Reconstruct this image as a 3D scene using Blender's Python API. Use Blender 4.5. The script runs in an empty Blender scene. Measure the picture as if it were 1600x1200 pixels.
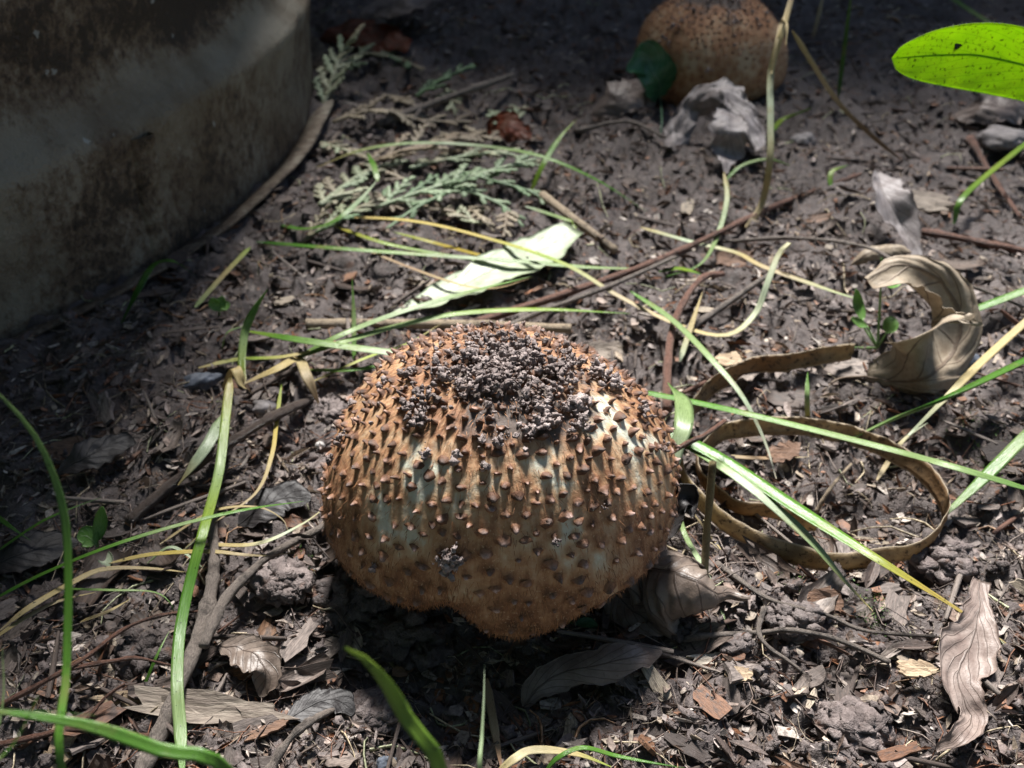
import bpy, math, random
import numpy as np
from mathutils import Matrix, Vector, kdtree

# ---------------------------------------------------------------- camera, sky, sun, exposure
scene = bpy.context.scene
COL = scene.collection
CM = 0.01                                   # everything below is written in centimetres
FPX, CAM_H, PITCH = 1570.0, 20.4, math.radians(36)
cam_data = bpy.data.cameras.new('camera')
cam_data.sensor_width = 36.0
cam_data.lens = FPX / 1600 * 36
cam_data.clip_start, cam_data.clip_end = 0.005, 300
cam_data.dof.use_dof = True
cam_data.dof.focus_distance = 0.232
cam_data.dof.aperture_fstop = 23.0
cam = bpy.data.objects.new('camera', cam_data)
COL.objects.link(cam)
cam.location = (0, 0, CAM_H * CM)
cam.rotation_euler = (math.pi / 2 - PITCH, 0, 0)
scene.camera = cam

SUN_EL, SUN_AZ = math.radians(58), math.radians(1)     # azimuth from +Y (behind the mushrooms) towards +X
world = bpy.data.worlds.new('World')
scene.world = world
world.use_nodes = True
wn = world.node_tree
sky = wn.nodes.new('ShaderNodeTexSky')
sky.sky_type = 'NISHITA'
sky.sun_disc = False
sky.sun_elevation = SUN_EL
sky.sun_rotation = SUN_AZ
wn.links.new(sky.outputs[0], wn.nodes['Background'].inputs[0])
wn.nodes['Background'].inputs[1].default_value = 0.05
sun_data = bpy.data.lights.new('sun', 'SUN')
sun_data.energy = 5.0
sun_data.angle = math.radians(13)
sun_data.color = (1.0, 0.97, 0.93)
sun = bpy.data.objects.new('sun', sun_data)
COL.objects.link(sun)
sd = Vector((math.sin(SUN_AZ) * math.cos(SUN_EL), math.cos(SUN_AZ) * math.cos(SUN_EL), math.sin(SUN_EL)))
sun.rotation_euler = sd.to_track_quat('Z', 'Y').to_euler()
sun.location = sd * 3
scene.view_settings.view_transform = 'Standard'
scene.view_settings.look = 'None'
scene.view_settings.gamma = 1
scene.view_settings.exposure = 1.15
try:
    scene.cycles.max_bounces = 6
    scene.cycles.diffuse_bounces = 3
except Exception:
    pass

# ---------------------------------------------------------------- helpers
rng = np.random.default_rng(7)
random.seed(7)
fwd = np.array([0, math.cos(PITCH), -math.sin(PITCH)])
upv = np.array([0, math.sin(PITCH), math.cos(PITCH)])
rgt = np.array([1.0, 0, 0])
CAM = np.array([0, 0, CAM_H])


def plane_point(px, py, z=0.0):
    d = fwd + rgt * (px - 800) / FPX + upv * (600 - py) / FPX
    return CAM + d * ((z - CAM_H) / d[2])


def depth_point(px, py, depth):
    return CAM + depth * (fwd + rgt * (px - 800) / FPX + upv * (600 - py) / FPX)


def depth_of(p):
    return float((np.asarray(p) - CAM) @ fwd)


def _hash(ix, iy, iz, seed):
    h = (ix.astype(np.int64) * 374761393 + iy.astype(np.int64) * 668265263 + iz.astype(np.int64) * 2147483647 + seed * 974711) & 0xffffffff
    h = ((h ^ (h >> 13)) * 1274126177) & 0xffffffff
    h = ((h ^ (h >> 16)) * 2246822519) & 0xffffffff
    return ((h ^ (h >> 15)) & 0xffff) / 32767.5 - 1.0


def noise2(x, y, seed=0):
    x, y = np.asarray(x, float), np.asarray(y, float)
    ix, iy = np.floor(x), np.floor(y)
    fx, fy = x - ix, y - iy
    ux, uy = fx * fx * fx * (fx * (fx * 6 - 15) + 10), fy * fy * fy * (fy * (fy * 6 - 15) + 10)
    z = np.zeros_like(ix)
    a, b = _hash(ix, iy, z, seed), _hash(ix + 1, iy, z, seed)
    c, d = _hash(ix, iy + 1, z, seed), _hash(ix + 1, iy + 1, z, seed)
    return (a * (1 - ux) + b * ux) * (1 - uy) + (c * (1 - ux) + d * ux) * uy


def noise3(p, seed=0):
    p = np.asarray(p, float)
    i = np.floor(p)
    f = p - i
    u = f * f * (3 - 2 * f)
    r = 0
    for dx in (0, 1):
        for dy in (0, 1):
            for dz in (0, 1):
                w = (u[..., 0] if dx else 1 - u[..., 0]) * (u[..., 1] if dy else 1 - u[..., 1]) * (u[..., 2] if dz else 1 - u[..., 2])
                r = r + w * _hash(i[..., 0] + dx, i[..., 1] + dy, i[..., 2] + dz, seed)
    return r


def smooth(a, b, x):
    t = np.clip((np.asarray(x, float) - a) / (b - a), 0, 1)
    return t * t * (3 - 2 * t)


def build(name, V, F, mat=None, parent=None, origin=None, cols=None, st=None, shade=True, kind=None, extra=None):
    """One mesh object from centimetre vertices; origin (cm, world) becomes the object's location."""
    V = np.asarray(V, float)
    org = np.zeros(3) if origin is None else np.asarray(origin, float)
    me = bpy.data.meshes.new(name)
    W = ((V - org) * CM).astype(np.float32)
    Fs = F if isinstance(F, list) and len(F) and isinstance(F[0], np.ndarray) else [np.asarray(F)]
    Fs = [f for f in Fs if len(f)]
    nl = sum(f.size for f in Fs)
    npol = sum(len(f) for f in Fs)
    me.vertices.add(len(W))
    me.vertices.foreach_set('co', W.ravel())
    me.loops.add(nl)
    me.loops.foreach_set('vertex_index', np.concatenate([f.ravel() for f in Fs]).astype(np.int32))
    me.polygons.add(npol)
    starts, tot = [], 0
    for f in Fs:
        k = f.shape[1]
        starts.append(tot + np.arange(len(f)) * k)
        tot += f.size
    me.polygons.foreach_set('loop_start', np.concatenate(starts).astype(np.int32))
    me.polygons.foreach_set('use_smooth', np.full(npol, shade))
    me.update(calc_edges=True)
    me.validate()
    if cols is not None:
        at = me.attributes.new('Col', 'FLOAT_COLOR', 'POINT')
        c4 = np.ones((len(W), 4), np.float32)
        c4[:, :3] = cols
        at.data.foreach_set('color', c4.ravel())
    if st is not None:
        at = me.attributes.new('st', 'FLOAT_VECTOR', 'POINT')
        s3 = np.zeros((len(W), 3), np.float32)
        s3[:, :st.shape[1]] = st
        at.data.foreach_set('vector', s3.ravel())
    for k, v in (extra or {}).items():
        at = me.attributes.new(k, 'FLOAT', 'POINT')
        at.data.foreach_set('value', np.asarray(v, np.float32))
    if mat:
        me.materials.append(mat)
    o = bpy.data.objects.new(name, me)
    COL.objects.link(o)
    base = org
    if parent is not None:
        o.parent = parent
        base = org - np.array(parent.get('_o', (0, 0, 0)))
    o.location = base * CM
    o['_o'] = [float(v) for v in org]
    if kind:
        o['kind'] = kind
    return o


def empty(name, at):
    o = bpy.data.objects.new(name, None)
    o.empty_display_size = 0.01
    COL.objects.link(o)
    o.location = np.asarray(at) * CM
    o['_o'] = [float(v) for v in at]
    return o


def tag(o, label, cat, group=None, kind=None):
    o['label'] = label
    o['category'] = cat
    if group:
        o['group'] = group
    if kind:
        o['kind'] = kind
    return o


def grid_faces(nu, nv, wrap_v=False):
    u = np.arange(nu - 1)[:, None]
    v = np.arange(nv if wrap_v else nv - 1)[None, :]
    v2 = (v + 1) % nv
    return np.stack([u * nv + v + 0 * v2, u * nv + v2, (u + 1) * nv + v2, (u + 1) * nv + v], -1).reshape(-1, 4)


def spline(pts, n):
    """Centripetal-ish Catmull-Rom through pts, n samples evenly spread by length."""
    p = np.asarray(pts, float)
    if len(p) == 2:
        return p[0] + (p[1] - p[0]) * np.linspace(0, 1, n)[:, None]
    q = np.vstack([2 * p[0] - p[1], p, 2 * p[-1] - p[-2]])
    out = []
    for i in range(1, len(q) - 2):
        t = np.linspace(0, 1, 12, endpoint=False)[:, None]
        a, b, c, d = q[i - 1], q[i], q[i + 1], q[i + 2]
        out.append(0.5 * (2 * b + (c - a) * t + (2 * a - 5 * b + 4 * c - d) * t ** 2 + (3 * b - a - 3 * c + d) * t ** 3))
    s = np.vstack(out + [p[-1:]])
    L = np.concatenate([[0], np.cumsum(np.linalg.norm(np.diff(s, axis=0), axis=1))])
    tt = np.linspace(0, L[-1], n)
    return np.stack([np.interp(tt, L, s[:, k]) for k in range(3)], -1)


def unit(v):
    return v / np.maximum(np.linalg.norm(v, axis=-1, keepdims=True), 1e-9)


def frames(S, up=(0, 0, 1)):
    T = unit(np.gradient(S, axis=0))
    up = np.broadcast_to(np.asarray(up, float), T.shape)
    side = np.cross(T, up)
    bad = np.linalg.norm(side, axis=1) < 0.05
    side[bad] = np.cross(T[bad], np.array([0.3, -0.9, 0.2]))
    side = unit(side)
    for i in range(1, len(side)):
        if side[i] @ side[i - 1] < 0:
            side[i] = -side[i]
    for _ in range(2):
        side[1:-1] = unit(side[:-2] + 2 * side[1:-1] + side[2:])
    return T, side, unit(np.cross(side, T))


# ---------------------------------------------------------------- materials
def nodes_of(name):
    m = bpy.data.materials.new(name)
    m.use_nodes = True
    nt = m.node_tree
    return m, nt, nt.nodes['Principled BSDF'], nt.nodes['Material Output']


def N(nt, kind, **kw):
    n = nt.nodes.new(kind)
    for k, v in kw.items():
        if k.startswith('i_'):
            key = k[2:]
            n.inputs[int(key) if key.isdigit() else key.replace('_', ' ')].default_value = v
        else:
            setattr(n, k, v)
    return n


def ramp(nt, stops, fac):
    r = nt.nodes.new('ShaderNodeValToRGB')
    e = r.color_ramp.elements
    while len(e) < len(stops):
        e.new(0.5)
    for k, (p, c) in enumerate(stops):
        e[k].position = p
        e[k].color = (c[0], c[1], c[2], 1) if not np.isscalar(c) else (c, c, c, 1)
    nt.links.new(fac, r.inputs[0])
    return r.outputs[0]


def noise(nt, vec, scale, detail=4, rough=0.6):
    n = N(nt, 'ShaderNodeTexNoise')
    n.inputs['Scale'].default_value = scale
    n.inputs['Detail'].default_value = detail
    n.inputs['Roughness'].default_value = rough
    if vec is not None:
        nt.links.new(vec, n.inputs['Vector'])
    return n.outputs['Fac']


def mixc(nt, a, b, fac, mode='MIX'):
    m = nt.nodes.new('ShaderNodeMix')
    m.data_type = 'RGBA'
    m.blend_type = mode
    for val, idx in ((fac, 0), (a, 6), (b, 7)):
        if isinstance(val, bpy.types.NodeSocket):
            nt.links.new(val, m.inputs[idx])
        elif idx == 0:
            m.inputs[0].default_value = val
        else:
            m.inputs[idx].default_value = (*val, 1)
    return m.outputs[2]


def math_n(nt, op, a, b=None, clamp=False):
    m = nt.nodes.new('ShaderNodeMath')
    m.operation = op
    m.use_clamp = clamp
    for k, v in ((0, a), (1, b)):
        if v is None:
            continue
        if isinstance(v, bpy.types.NodeSocket):
            nt.links.new(v, m.inputs[k])
        else:
            m.inputs[k].default_value = v
    return m.outputs[0]


def bump(nt, bsdf, height, strength, dist):
    b = nt.nodes.new('ShaderNodeBump')
    b.inputs['Strength'].default_value = strength
    b.inputs['Distance'].default_value = dist
    nt.links.new(height, b.inputs['Height'])
    nt.links.new(b.outputs[0], bsdf.inputs['Normal'])
    return b


def attr(nt, name, out='Color'):
    a = nt.nodes.new('ShaderNodeAttribute')
    a.attribute_name = name
    return a.outputs[out]


def add_translucent(nt, bsdf, out, color, amount):
    tr = nt.nodes.new('ShaderNodeBsdfTranslucent')
    nt.links.new(color, tr.inputs[0])
    mx = nt.nodes.new('ShaderNodeMixShader')
    mx.inputs[0].default_value = amount
    nt.links.new(bsdf.outputs[0], mx.inputs[1])
    nt.links.new(tr.outputs[0], mx.inputs[2])
    nt.links.new(mx.outputs[0], out.inputs[0])


def soil_material(name, lift=1.0):
    m, nt, b, out = nodes_of(name)
    co = N(nt, 'ShaderNodeNewGeometry').outputs['Position']
    n1 = noise(nt, co, 45, 6, 0.65)
    n2 = noise(nt, co, 420, 5, 0.7)
    n3 = noise(nt, co, 1900, 3, 0.6)
    f = math_n(nt, 'ADD', math_n(nt, 'MULTIPLY', n1, 0.45), math_n(nt, 'MULTIPLY', n2, 0.55))
    c = ramp(nt, [(0.30, tuple(v * lift for v in (0.020, 0.014, 0.011))), (0.46, tuple(v * lift for v in (0.058, 0.045, 0.042))),
                  (0.57, tuple(v * lift for v in (0.115, 0.094, 0.088))), (0.72, tuple(v * lift for v in (0.25, 0.215, 0.205)))], f)
    c = mixc(nt, c, (0.13, 0.055, 0.025), ramp(nt, [(0.60, 0.0), (0.70, 0.6)], noise(nt, co, 160, 3)))
    nt.links.new(c, b.inputs['Base Color'])
    nt.links.new(ramp(nt, [(0.35, 0.42), (0.65, 0.85)], n2), b.inputs['Roughness'])
    b.inputs['Specular IOR Level'].default_value = 0.5
    bump(nt, b, math_n(nt, 'ADD', n2, math_n(nt, 'MULTIPLY', n3, 0.5)), 0.9, 0.0012)
    return m


def litter_material(name, stops, rough=0.6, tl=0.0):
    """Woody or leafy scraps: colour by the object's own random number, streaked grain."""
    m, nt, b, out = nodes_of(name)
    r = N(nt, 'ShaderNodeObjectInfo').outputs['Random']
    tc = N(nt, 'ShaderNodeTexCoord').outputs['Object']
    mp = N(nt, 'ShaderNodeMapping')
    mp.inputs['Scale'].default_value = (0.25, 1.6, 1.6)
    nt.links.new(tc, mp.inputs[0])
    g = noise(nt, mp.outputs[0], 900, 5, 0.7)
    g2 = noise(nt, tc, 350, 4, 0.6)
    c = ramp(nt, stops, r)
    c = mixc(nt, c, (0.25, 0.25, 0.25), ramp(nt, [(0.35, 0.9), (0.6, 0.0)], g), 'MULTIPLY')
    c = mixc(nt, c, (0.045, 0.033, 0.028), ramp(nt, [(0.5, 0.0), (0.66, 0.8)], g2))
    nt.links.new(c, b.inputs['Base Color'])
    b.inputs['Roughness'].default_value = rough
    bump(nt, b, g, 0.6, 0.0006)
    if tl:
        add_translucent(nt, b, out, c, tl)
    return m


def litter_attr_material(name, rough=0.6):
    """The same scraps joined in one mesh: colour carried by each scrap."""
    m, nt, b, out = nodes_of(name)
    co = N(nt, 'ShaderNodeNewGeometry').outputs['Position']
    g = noise(nt, co, 700, 4, 0.7)
    c = mixc(nt, attr(nt, 'Col'), (0.3, 0.28, 0.27), ramp(nt, [(0.38, 0.9), (0.58, 0.0)], g), 'MULTIPLY')
    nt.links.new(c, b.inputs['Base Color'])
    b.inputs['Roughness'].default_value = rough
    bump(nt, b, g, 0.5, 0.0006)
    return m


def blade_material(name, tl=0.3, rough=0.38):
    m, nt, b, out = nodes_of(name)
    st = attr(nt, 'st', 'Vector')
    mp = N(nt, 'ShaderNodeMapping')
    mp.inputs['Scale'].default_value = (9, 2.2, 1)
    nt.links.new(st, mp.inputs[0])
    g = noise(nt, mp.outputs[0], 1.3, 3, 0.6)
    co = N(nt, 'ShaderNodeNewGeometry').outputs['Position']
    sp = noise(nt, co, 900, 3, 0.6)
    big = noise(nt, co, 120, 3, 0.6)
    c = mixc(nt, attr(nt, 'Col'), (0.55, 0.6, 0.5), ramp(nt, [(0.40, 0.8), (0.60, 0.0)], g), 'MULTIPLY')
    c = mixc(nt, c, (0.30, 0.24, 0.10), ramp(nt, [(0.58, 0.0), (0.75, 0.45)], big))
    c = mixc(nt, c, (0.02, 0.025, 0.012), ramp(nt, [(0.655, 0.0), (0.69, 0.85)], sp))
    nt.links.new(c, b.inputs['Base Color'])
    b.inputs['Roughness'].default_value = rough
    bump(nt, b, g, 0.35, 0.0004)
    add_translucent(nt, b, out, c, tl)
    return m


def leaf_material(name, c1, c2, vein, tl=0.15, rough=0.6, nv=9, slant=0.45, spots=0.4, vein_w=0.06):
    m, nt, b, out = nodes_of(name)
    st = N(nt, 'ShaderNodeSeparateXYZ')
    nt.links.new(attr(nt, 'st', 'Vector'), st.inputs[0])
    s = math_n(nt, 'ABSOLUTE', st.outputs[0])
    t = st.outputs[1]
    ph = math_n(nt, 'FRACT', math_n(nt, 'ADD', math_n(nt, 'SUBTRACT', math_n(nt, 'MULTIPLY', t, nv), math_n(nt, 'MULTIPLY', s, slant * nv * 0.5)), 20.0))
    d = math_n(nt, 'ABSOLUTE', math_n(nt, 'SUBTRACT', ph, 0.5))
    vein_m = math_n(nt, 'MAXIMUM', ramp(nt, [(vein_w * 0.4, 1.0), (vein_w, 0.0)], d), ramp(nt, [(0.02, 1.0), (0.05, 0.0)], s))
    co = N(nt, 'ShaderNodeNewGeometry').outputs['Position']
    n1 = noise(nt, co, 130, 5, 0.65)
    n2 = noise(nt, co, 900, 4, 0.65)
    c = mixc(nt, c1, c2, ramp(nt, [(0.38, 0.0), (0.62, 1.0)], n1))
    c = mixc(nt, c, vein, math_n(nt, 'MULTIPLY', vein_m, 0.75))
    c = mixc(nt, c, tuple(v * 0.2 for v in c1), ramp(nt, [(0.57, 0.0), (0.68, spots)], n2))
    nt.links.new(c, b.inputs['Base Color'])
    b.inputs['Roughness'].default_value = rough
    h = math_n(nt, 'ADD', math_n(nt, 'MULTIPLY', n2, 0.6), math_n(nt, 'MULTIPLY', vein_m, 0.7))
    bump(nt, b, h, 0.5, 0.0006)
    add_translucent(nt, b, out, c, tl)
    return m


def bark_material(name, c1, c2, rough=0.6):
    m, nt, b, out = nodes_of(name)
    st = attr(nt, 'st', 'Vector')
    mp = N(nt, 'ShaderNodeMapping')
    mp.inputs['Scale'].default_value = (7, 5, 1)
    nt.links.new(st, mp.inputs[0])
    g = noise(nt, mp.outputs[0], 2.2, 6, 0.7)
    co = N(nt, 'ShaderNodeNewGeometry').outputs['Position']
    n2 = noise(nt, co, 260, 4, 0.65)
    c = mixc(nt, c1, c2, ramp(nt, [(0.36, 0.0), (0.64, 1.0)], g))
    c = mixc(nt, c, tuple(v * 0.3 for v in c1), ramp(nt, [(0.52, 0.0), (0.66, 0.8)], n2))
    nt.links.new(c, b.inputs['Base Color'])
    b.inputs['Roughness'].default_value = rough
    bump(nt, b, g, 0.9, 0.0012)
    return m


M_SOIL = soil_material('damp_soil', 1.15)
M_CRUMB = soil_material('soil_crumbs', 1.6)
M_CAPSOIL = soil_material('dry_soil_crumbs', 3.2)
M_BLADE = blade_material('grass_blade', 0.32, 0.28)
M_STRAW = blade_material('dry_straw', 0.15, 0.55)
M_CHIP = litter_material('wood_chip', [(0.0, (0.10, 0.062, 0.042)), (0.35, (0.22, 0.145, 0.10)), (0.6, (0.32, 0.24, 0.19)), (0.85, (0.19, 0.09, 0.045)), (1.0, (0.46, 0.36, 0.25))])
M_HUSK = litter_material('seed_husk', [(0.0, (0.09, 0.058, 0.046)), (0.4, (0.19, 0.14, 0.12)), (0.75, (0.30, 0.24, 0.21)), (1.0, (0.16, 0.085, 0.055))], 0.5)
M_BARK = litter_material('bark_flake', [(0.0, (0.045, 0.03, 0.024)), (0.4, (0.10, 0.065, 0.05)), (0.8, (0.17, 0.11, 0.085)), (1.0, (0.21, 0.095, 0.045))], 0.6)
M_FRAG = litter_material('leaf_fragment', [(0.0, (0.08, 0.05, 0.036)), (0.4, (0.17, 0.10, 0.065)), (0.7, (0.26, 0.19, 0.15)), (1.0, (0.22, 0.075, 0.03))], 0.55, 0.15)
M_TWIGLET = litter_material('twig_piece', [(0.0, (0.08, 0.055, 0.045)), (0.4, (0.17, 0.125, 0.10)), (0.7, (0.26, 0.20, 0.165)), (1.0, (0.16, 0.075, 0.045))], 0.6)
M_CLOD = soil_material('soil_clod', 1.3)
M_SCRAP = litter_attr_material('litter_scraps')
M_TWIG_GREY = bark_material('grey_twig', (0.13, 0.105, 0.09), (0.28, 0.235, 0.20))
M_TWIG_RED = bark_material('red_twig', (0.13, 0.055, 0.035), (0.26, 0.14, 0.10), 0.5)
M_TWIG_WET = bark_material('wet_twig', (0.055, 0.038, 0.03), (0.13, 0.10, 0.085), 0.3)
M_TWIG_TAN = bark_material('tan_stem', (0.32, 0.24, 0.16), (0.46, 0.37, 0.26))
M_STEM_OLIVE = bark_material('olive_stem', (0.17, 0.13, 0.055), (0.30, 0.25, 0.12), 0.45)

# ---------------------------------------------------------------- ground
BAR_C, BAR_R = (-44.0, 51.0), 33.2
MUSH = np.array([-0.33, 19.65, 2.6])
MUSH2 = np.array([11.25, 57.0, 1.7])


def ground_h(x, y):
    x, y = np.asarray(x, float), np.asarray(y, float)
    near = 1 - smooth(150, 400, np.hypot(x, y))
    wx = x + 0.5 * noise2(x / 1.3, y / 1.3, 31)
    wy = y + 0.5 * noise2(x / 1.3, y / 1.3, 32)
    h = 0.55 * noise2(x / 8.0, y / 8.0, 1) + 0.40 * noise2(wx / 3.1, wy / 3.1, 2)
    h += 0.34 * (1 - 2 * np.abs(noise2(wx / 1.6, wy / 1.6, 3))) * 0.7
    h += 0.20 * (1 - 2 * np.abs(noise2(wx / 0.75, wy / 0.75, 4)))
    h += 0.10 * (1 - 2 * np.abs(noise2(wx / 0.36, wy / 0.36, 5)))
    h += 0.04 * noise2(x / 0.17, y / 0.17, 6)
    h = h * near
    # a hollow in front of the big mushroom, a heap round its foot, a low bank at the back
    h = h - 0.75 * np.exp(-(((x + 0.6) / 3.4) ** 2 + ((y - 15.6) / 1.7) ** 2))
    h = h + 0.5 * np.exp(-(((x + 0.2) / 3.0) ** 2 + ((y - 20.2) / 2.4) ** 2))
    h = h + 1.9 * np.exp(-(((x + 1.0) / 13) ** 2 + ((y - 70.0) / 9) ** 2))
    h = h + 0.35 * smooth(44, 30, y) * smooth(-9, -16, x)
    return h


def gh(x, y):
    return float(ground_h(np.array([x]), np.array([y]))[0])


def G(px, py, h=0.0):
    """The point seen at a photo pixel if it is h cm above the local ground."""
    z = h
    for _ in range(4):
        p = plane_point(px, py, z)
        z = h + gh(p[0], p[1])
    return plane_point(px, py, z)


def graded(lo, hi, step, growth, far):
    core = list(np.arange(lo, hi, step))
    a, s = core[-1], step
    up = []
    while a < far:
        s *= growth
        a += s
        up.append(a)
    a, s = core[0], step
    dn = []
    while a > -far:
        s *= growth
        a -= s
        dn.append(a)
    return np.array(dn[::-1] + core + up)


gx = graded(-13, 13, 0.11, 1.04, 4000)
ys, a, s = [], 11.0, 0.085
while a < 4000:
    ys.append(a)
    a += s
    s *= 1.0065 if a < 80 else 1.06
a, s = 11.0, 0.08
dn = []
while a > -4000:
    s *= 1.12
    a -= s
    dn.append(a)
gy = np.array(dn[::-1] + ys)
X, Y = np.meshgrid(gx, gy)
Z = ground_h(X, Y)
ground = build('ground', np.stack([X, Y, Z], -1).reshape(-1, 3), grid_faces(len(gy), len(gx)), M_SOIL)
ground['kind'] = 'structure'

# ---------------------------------------------------------------- loose soil and litter
ICO_V, ICO_F = None, None


def ico(sub):
    t = (1 + 5 ** 0.5) / 2
    v = [(-1, t, 0), (1, t, 0), (-1, -t, 0), (1, -t, 0), (0, -1, t), (0, 1, t), (0, -1, -t), (0, 1, -t), (t, 0, -1), (t, 0, 1), (-t, 0, -1), (-t, 0, 1)]
    f = [(0, 11, 5), (0, 5, 1), (0, 1, 7), (0, 7, 10), (0, 10, 11), (1, 5, 9), (5, 11, 4), (11, 10, 2), (10, 7, 6), (7, 1, 8), (3, 9, 4), (3, 4, 2), (3, 2, 6), (3, 6, 8), (3, 8, 9), (4, 9, 5), (2, 4, 11), (6, 2, 10), (8, 6, 7), (9, 8, 1)]
    v = [np.array(p) / np.linalg.norm(p) for p in v]
    for _ in range(sub):
        mid, nf = {}, []

        def m(i, j):
            k = (min(i, j), max(i, j))
            if k not in mid:
                p = v[i] + v[j]
                v.append(p / np.linalg.norm(p))
                mid[k] = len(v) - 1
            return mid[k]
        for i, j, k in f:
            a, b, c = m(i, j), m(j, k), m(k, i)
            nf += [(i, a, c), (j, b, a), (k, c, b), (a, b, c)]
        f = nf
    return np.array(v), np.array(f)


def lump(sub, seed, amp=0.45, freq=1.6):
    v, f = ico(sub)
    d = 1 + amp * noise3(v * freq + seed * 7.7, seed) + 0.5 * amp * noise3(v * freq * 2.7 + 3.1, seed + 1)
    return v * d[:, None], f


def rand_rot(n, flat=None):
    """Random rotation matrices; flat keeps the local z axis within that tilt (radians) of upright."""
    if flat is None:
        q = unit(rng.normal(size=(n, 4)))
        w, x, y, z = q.T
        return np.stack([np.stack([1 - 2 * (y * y + z * z), 2 * (x * y - z * w), 2 * (x * z + y * w)], -1),
                         np.stack([2 * (x * y + z * w), 1 - 2 * (x * x + z * z), 2 * (y * z - x * w)], -1),
                         np.stack([2 * (x * z - y * w), 2 * (y * z + x * w), 1 - 2 * (x * x + y * y)], -1)], 1)
    a = rng.uniform(0, 2 * np.pi, n)
    t = rng.normal(0, flat, n)
    ax = rng.uniform(0, 2 * np.pi, n)
    out = []
    for i in range(n):
        m = Matrix.Rotation(t[i], 3, Vector((math.cos(ax[i]), math.sin(ax[i]), 0))) @ Matrix.Rotation(a[i], 3, 'Z')
        out.append(np.array(m))
    return np.array(out)


def scatter_mesh(variants, pos, R, scale, cols=None):
    """Copies of small meshes joined into one vertex and face list."""
    Vs, Fs, Cs, off = [], [], [], 0
    pick = rng.integers(0, len(variants), len(pos))
    for k, (v, f) in enumerate(variants):
        idx = np.nonzero(pick == k)[0]
        if not len(idx):
            continue
        W = np.einsum('nij,vj,n...->nvi', R[idx], v, np.ones(len(idx))) if np.ndim(scale) == 1 else None
        if np.ndim(scale) == 1:
            W = W * scale[idx][:, None, None]
        else:
            W = np.einsum('nij,nvj->nvi', R[idx], v[None] * scale[idx][:, None, :])
        W = W + pos[idx][:, None, :]
        n = len(v)
        Vs.append(W.reshape(-1, 3))
        Fs.append((f[None] + (off + np.arange(len(idx)) * n)[:, None, None]).reshape(-1, f.shape[1]))
        if cols is not None:
            Cs.append(np.repeat(cols[idx], n, axis=0))
        off += len(idx) * n
    return np.vstack(Vs), np.vstack(Fs), (np.vstack(Cs) if cols is not None else None)


def free(x, y, pad=0.0):
    return (np.hypot(x - BAR_C[0], y - BAR_C[1]) > BAR_R + 1.0 + pad) & (np.hypot(x - MUSH[0], y - MUSH[1] - 0.2) > 2.2 + pad) & (np.hypot(x - MUSH2[0], y - MUSH2[1]) > 4.3 + pad)


def spots(n, image_share=0.6):
    """Ground positions over the part of the garden the lens covers, and a margin round it."""
    px, py = rng.uniform(-260, 1860, n * 2), rng.uniform(-40, 1330, n * 2)
    d = fwd[None] + rgt[None] * ((px - 800) / FPX)[:, None] + upv[None] * ((600 - py) / FPX)[:, None]
    q = CAM + d * ((-CAM_H) / d[:, 2])[:, None]
    w = np.stack([rng.uniform(-45, 45, n * 2), rng.uniform(0, 80, n * 2)], -1)
    use = rng.uniform(size=n * 2) < image_share
    xy = np.where(use[:, None], q[:, :2], w)
    xy = xy[free(xy[:, 0], xy[:, 1])][:n]
    return xy[:, 0], xy[:, 1], ground_h(xy[:, 0], xy[:, 1])


LUMPS1 = [lump(1, k, 0.85, 2.0) for k in range(12)]
RUGGED = [lump(1, k + 90, 0.8, 2.2) for k in range(10)]
LUMPS0 = [lump(0, k + 20, 0.5) for k in range(8)]
x, y, z = spots(4200, 0.8)
sz = 0.05 + 0.13 * rng.random(len(x)) ** 2.4
V1, F1, _ = scatter_mesh(LUMPS1, np.stack([x, y, z + sz * 0.2], -1), rand_rot(len(x)), sz[:, None] * rng.uniform(0.45, 1.35, (len(x), 3)))
x, y, z = spots(14500, 0.85)
sz = 0.02 + 0.045 * rng.random(len(x)) ** 1.5
V0, F0, _ = scatter_mesh(LUMPS0, np.stack([x, y, z + sz * 0.3], -1), rand_rot(len(x)), sz)
o = build('soil_crumbs', np.vstack([V1, V0]), np.vstack([F1, F0 + len(V1)]), M_CRUMB)
tag(o, 'loose dark crumbs of damp soil covering the ground', 'soil', kind='stuff')


def flake(seed, nx=5, ny=3, curl=0.0, bend=0.0, point=0.0, thick=0.10, rag=0.15):
    """A thin irregular scrap one unit long: top and bottom sheets closed by a rim."""
    r = np.random.default_rng(seed)
    u = np.linspace(-0.5, 0.5, nx)
    P = []
    for i, uu in enumerate(u):
        w = 0.5 * (1 - point * (2 * abs(uu)) ** 1.7) * r.uniform(1 - rag, 1 + rag)
        if point > 0.8 and i in (0, nx - 1):
            w = 0.04
        for v in np.linspace(-1, 1, ny):
            a = curl * v
            yy = w * (math.sin(a) / curl if abs(curl) > 0.01 else v)
            zz = w * ((1 - math.cos(a)) / curl if abs(curl) > 0.01 else 0) + bend * (uu * uu * 4 - 0.3) * 0.25
            P.append((uu + r.normal(0, rag * 0.25), yy, zz + r.normal(0, 0.02)))
    P = np.array(P)
    Q = P - np.array([0, 0, thick])
    n = len(P)
    F = grid_faces(nx, ny)
    rim = [i * ny for i in range(nx)] + [(nx - 1) * ny + j for j in range(1, ny)] + [i * ny + ny - 1 for i in range(nx - 2, -1, -1)] + [j for j in range(ny - 2, 0, -1)]
    sides = [(rim[k], rim[(k + 1) % len(rim)], rim[(k + 1) % len(rim)] + n, rim[k] + n) for k in range(len(rim))]
    return np.vstack([P, Q]), np.vstack([F[:, ::-1], F + n, np.array(sides)])


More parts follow.
